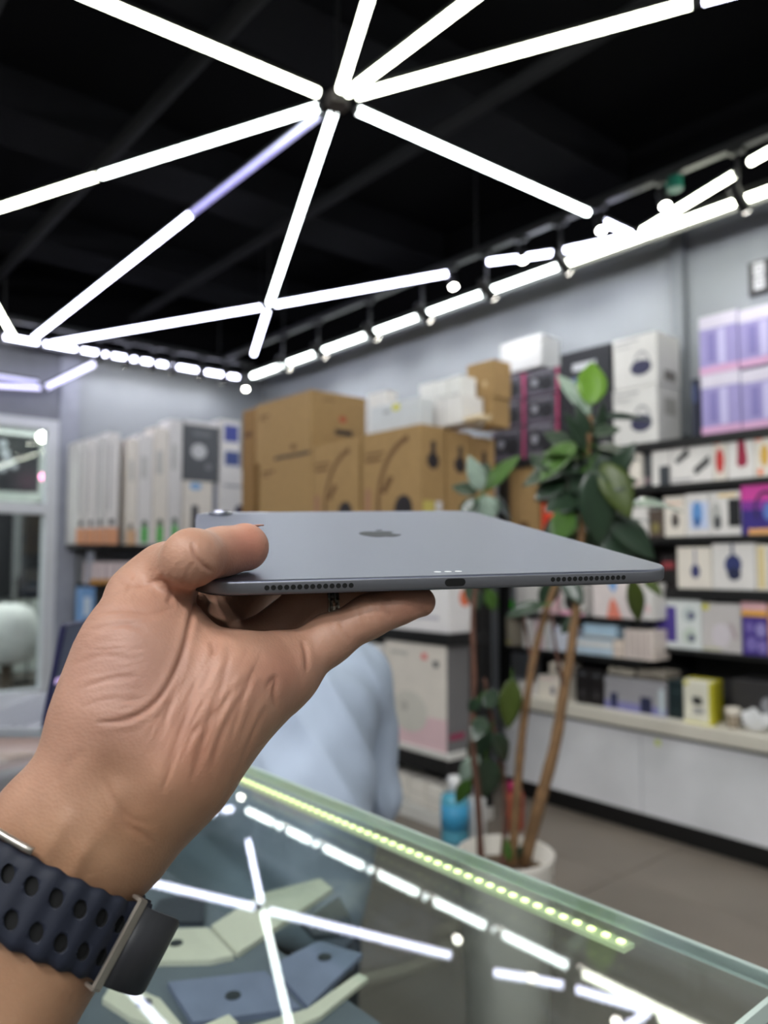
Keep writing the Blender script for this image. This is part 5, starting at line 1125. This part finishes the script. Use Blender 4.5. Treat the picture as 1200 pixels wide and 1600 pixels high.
leaves = [(922, 634, 926, 574, 46, 'b', 0.9), (924, 650, 880, 590, 27, 'p', 0.7), (926, 655, 1004, 652, 24, 'd', 0.35), (918, 695, 906, 640, 22, 'd', 0.8), (916, 705, 890, 655, 20, 'd', 0.7), (930, 690, 945, 640, 22, 'd', 0.6),
          (915, 722, 832, 748, 46, 'd', 0.5), (920, 720, 862, 700, 36, 'g', 0.5), (930, 698, 990, 712, 36, 'd', 0.5), (916, 738, 893, 712, 34, 'g', 0.7), (918, 715, 968, 714, 26, 'p', 0.5), (942, 722, 980, 792, 46, 'o', 0.9),
          (925, 730, 938, 835, 56, 'd', 0.95), (900, 742, 905, 800, 40, 'd', 0.8), (938, 745, 972, 800, 40, 'd', 0.8), (982, 790, 1056, 786, 36, 'p', 0.35), (948, 806, 1014, 862, 46, 'd', 0.7), (905, 806, 846, 846, 48, 'd', 0.6), (914, 826, 900, 866, 44, 'g', 0.7), (930, 820, 945, 870, 44, 'd', 0.8),
          (892, 760, 838, 716, 40, 'd', 0.55), (900, 690, 850, 735, 40, 'g', 0.6), (912, 760, 880, 800, 36, 'd', 0.7), (960, 740, 985, 700, 28, 'd', 0.6), (950, 800, 985, 775, 30, 'd', 0.6), (905, 850, 870, 880, 40, 'd', 0.6), (920, 860, 955, 900, 40, 'd', 0.6),
          (986, 900, 999, 966, 26, 'o', 0.9), (1005, 905, 1030, 926, 18, 'o', 0.6), (872, 903, 846, 944, 30, 'd', 0.7), (852, 945, 798, 958, 26, 'd', 0.5), (746, 955, 733, 910, 28, 'd', 0.7), (760, 920, 772, 950, 22, 'g', 0.7), (880, 900, 905, 935, 30, 'd', 0.8), (905, 960, 880, 985, 22, 'd', 0.5),
          (752, 768, 738, 722, 28, 'p', 0.8), (757, 768, 803, 718, 26, 'g', 0.6), (746, 772, 712, 758, 26, 'd', 0.6), (755, 772, 760, 812, 42, 'p', 0.6), (765, 780, 800, 804, 32, 'd', 0.6), (748, 778, 722, 806, 28, 'd', 0.6), (750, 760, 762, 726, 22, 'd', 0.8),
          (800, 1058, 795, 1128, 34, 'o', 0.9), (757, 1106, 775, 1080, 26, 'd', 0.7), (767, 1136, 736, 1184, 34, 'd', 0.8), (770, 1146, 794, 1184, 30, 'd', 0.8), (760, 1184, 760, 1240, 48, 'd', 0.9), (748, 1180, 722, 1216, 26, 'p', 0.6), (735, 1218, 714, 1250, 22, 'g', 0.6), (757, 1120, 742, 1150, 26, 'd', 0.7), (750, 1090, 735, 1110, 20, 'd', 0.6),
          (905, 775, 862, 790, 40, 'd', 0.6), (930, 760, 985, 750, 38, 'd', 0.5), (920, 790, 960, 835, 44, 'd', 0.8), (900, 700, 858, 678, 30, 'd', 0.6), (926, 680, 962, 668, 26, 'd', 0.6), (895, 795, 870, 835, 40, 'g', 0.7), (935, 700, 955, 740, 40, 'd', 0.8), (910, 745, 870, 762, 38, 'd', 0.6),
          (915, 735, 850, 720, 40, 'd', 0.6), (925, 745, 968, 770, 42, 'd', 0.75), (908, 720, 925, 670, 30, 'd', 0.7), (895, 830, 855, 868, 44, 'd', 0.7), (940, 835, 985, 880, 42, 'd', 0.7), (960, 820, 1008, 812, 34, 'd', 0.45), (885, 745, 845, 770, 36, 'd', 0.6), (930, 715, 900, 760, 44, 'd', 0.8),
          (796, 1346, 792, 1318, 14, 'g', 0.8), (806, 1342, 815, 1325, 12, 'd', 0.6)]
rl = random.Random(5)
for i, (x0, y0, x1, y1, wd, k, face) in enumerate(leaves):
    db_ = rl.uniform(-0.04, 0.05); a = pw(x0, y0, db_); t = pw(x1, y1, db_+rl.uniform(-0.05, 0.04)); ax = t-a; L = ax.length; ax.normalize()
    nr = (-FW)*face+Vector((0, 0, 1))*(1.05-face)+Vector((rl.uniform(-.25, .25), rl.uniform(-.25, .25), 0)); nr -= ax*nr.dot(ax); nr.normalize(); sd = ax.cross(nr)
    wreal = wd*PD/FPX*1.06; L *= 1.2
    o = inst('leaf', LM_[k][i % 2], pot)
    M = Matrix((sd*wreal, ax*L, nr*max(wreal, L*0.6))).transposed().to_4x4(); M.translation = a; o.matrix_local = M
    # petiole
    if i % 2 == 0: obj('petiole', cyl(bmesh.new(), a-ax*0.02, a+ax*0.012, 0.0022, n=6), LG, pot)

# ------------------------------------------------------------------ shop assistant behind the showcase, seated, bent forward
pf = Vector((FW.x, FW.y, 0)).normalized(); pr_ = RT.copy()
PX = HD(418, 878, 1.45); PX.z = 0; DX = pf
def bp_(r, f_, z): return np.array(PX+pr_*r+pf*f_+Vector((0, 0, z)))
def limbs(lst):
    out = []
    for pts, rad, k in lst:
        for (a, b_), (r0, r1) in zip(zip(pts, pts[1:]), zip(rad, rad[1:])): out.append((a, b_, r0, r1, k))
    return out
SEAT = 0.56
def torso(g):
    l = []
    for s in (-1, 1):
        l.append(([bp_(s*0.085, 0, SEAT+0.1), bp_(s*0.085, 0.02, 0.80), bp_(s*0.09, 0.10, 0.95), bp_(s*0.085, 0.17, 1.03)], [0.105+g, 0.098+g, 0.100+g, 0.072+g], 0.05))
        l.append(([bp_(s*0.10, 0.17, 1.02), bp_(s*0.165, 0.18, 1.00)], [0.07+g, 0.062+g], 0.05))
        l.append(([bp_(s*0.168, 0.18, 1.0), bp_(s*0.205, 0.20, 0.76)], [0.056+g, 0.044+g], 0.03))
        l.append(([bp_(s*0.205, 0.20, 0.76), bp_(s*0.13, 0.42, 0.74)], [0.044+g, 0.036+g], 0.02))
    return l
head = [([bp_(0, 0.20, 1.03), bp_(0, 0.28, 1.09)], [0.055, 0.052], 0.03), ([bp_(0, 0.30, 1.15), bp_(0, 0.36, 1.10)], [0.088, 0.075], 0.02), ([bp_(0, 0.40, 1.08), bp_(0, 0.41, 1.06)], [0.05, 0.045], 0.03),
        ([bp_(0, 0.455, 1.115), bp_(0, 0.475, 1.10)], [0.011, 0.015], 0.012)]
for s in (-1, 1): head.append(([bp_(s*0.084, 0.325, 1.13), bp_(s*0.09, 0.32, 1.11)], [0.014, 0.011], 0.008))
hands = []
for s in (-1, 1):
    w_ = bp_(s*0.13, 0.42, 0.74); pl_ = bp_(s*0.07, 0.50, 0.745); hands.append(([w_, pl_], [0.026, 0.03], 0.02))
    for j, (dr, ln) in enumerate(((-0.022, 0.05), (-0.007, 0.06), (0.008, 0.056), (0.022, 0.044))):
        b0 = bp_(s*(0.06+dr), 0.525, 0.75); hands.append(([b0, bp_(s*(0.045+dr), 0.525+ln*0.7, 0.745), bp_(s*(0.04+dr), 0.525+ln, 0.728)], [0.0095, 0.0088, 0.0075], 0.006))
    hands.append(([bp_(s*0.085, 0.48, 0.755), bp_(s*0.04, 0.51, 0.772), bp_(s*0.02, 0.53, 0.765)], [0.012, 0.01, 0.008], 0.008))
def legs(g):
    l = []
    for s in (-1, 1):
        l.append(([bp_(s*0.085, 0.02, SEAT+0.09), bp_(s*0.11, 0.46, SEAT+0.06)], [0.09+g, 0.062+g], 0.04)); l.append(([bp_(s*0.11, 0.46, SEAT+0.06), bp_(s*0.11, 0.42, 0.12)], [0.06+g, 0.042+g], 0.03))
    return l
feet = [([bp_(s*0.11, 0.42, 0.10), bp_(s*0.11, 0.42, 0.05), bp_(s*0.12, 0.58, 0.035)], [0.038, 0.04, 0.033], 0.02) for s in (-1, 1)]
def body(name, lst, h, m, parent=None, wr=0.0):
    q = limbs(lst); f = field(q); lo = np.min([np.minimum(p[0], p[1])-max(p[2], p[3]) for p in q], 0)-0.03; hi = np.max([np.maximum(p[0], p[1])+max(p[2], p[3]) for p in q], 0)+0.03
    v, fc = surface(f, lo, hi, h); v, nn = project(f, v, 3); v, fc = split(v, fc); v, nn = project(f, v, 1)
    if wr: v = v+nn*(wr*((1-np.abs(np.sin(v[:, 2]*9+v[:, 0]*16-v[:, 1]*12+2.2*np.sin(v[:, 0]*9+v[:, 2]*5))))*1.6+np.sin(v[:, 2]*34+5*np.sin(v[:, 0]*13)+4*np.sin(v[:, 1]*11))*0.35))[:, None]
    return mesh_of(name, v, fc, m, parent, tuple(PX) if parent is None else tuple(parent.location))
sk2 = mat('skin_plain', (190, 146, 120), 0.55, var=0.05, sss=0.05)
man = body('person', torso(-0.014)+head+hands+legs(-0.012)+feet, 0.009, sk2)
tag(man, 'seated person in a light blue shirt bent forward behind the showcase', 'person')
def child(o): 
    o.parent = man; o.matrix_parent_inverse = man.matrix_basis.inverted() if False else Matrix.Identity(4); o.location = (0, 0, 0); return o
child(body('shirt', torso(0.004), 0.011, mat('light_blue_shirt', (172, 184, 204), 0.8, var=0.08, scale=7, bump=0.4), man, 0.007))
child(body('trousers', legs(0.004), 0.011, mat('dark_trousers', (40, 44, 54), 0.8), man, 0.002))
child(body('shoe', [feet[0]], 0.008, mat('black_shoe', (22, 22, 24), 0.4), man)); child(body('shoe', [feet[1]], 0.008, MATS['black_shoe'], man))
hair = [([bp_(0, 0.285, 1.165), bp_(0, 0.34, 1.165)], [0.092, 0.078], 0.03), ([bp_(0, 0.25, 1.13), bp_(0, 0.27, 1.17)], [0.066, 0.075], 0.03)]
child(body('hair', hair, 0.008, mat('black_hair', (20, 18, 18), 0.5, var=0.3, scale=80), man, 0.002))
for s in (-1, 1):
    bm = bmesh.new(); bmesh.ops.create_uvsphere(bm, u_segments=12, v_segments=8, radius=0.011, matrix=Matrix.Translation(Vector(bp_(s*0.033, 0.422, 1.125))-man.location)); obj('eye', bm, mat('eye_white', (230, 226, 222), 0.2), man, smooth=True)
bm = bmesh.new(); tubepath(bm, [Vector(bp_(-0.022, 0.444, 1.068))-man.location, Vector(bp_(0, 0.456, 1.066))-man.location, Vector(bp_(0.022, 0.444, 1.068))-man.location], 0.004, 8); obj('lips', bm, mat('lips', (170, 100, 92), 0.5), man, smooth=True)
st = thing('stool', 'round black stool under the seated person in blue', 'stool', (PX.x, PX.y, 0))
obj('seat', lathe(bmesh.new(), [(0.15, SEAT-0.055), (0.17, SEAT-0.045), (0.17, SEAT-0.02), (0.155, SEAT-0.008)], 30), mat('stool_seat', (30, 30, 32), 0.5), st, smooth=True)
for i in range(4):
    a = math.pi/4+i*math.pi/2; obj('leg', cyl(bmesh.new(), (0.10*math.cos(a), 0.10*math.sin(a), SEAT-0.055), (0.19*math.cos(a), 0.19*math.sin(a), 0.0), 0.012, n=10), BLACK, st)
obj('foot_ring', tubepath(bmesh.new(), [(0.158*math.cos(a), 0.158*math.sin(a), 0.2) for a in np.linspace(0, 2*math.pi, 33)], 0.008, 8), SIL, st, smooth=True)
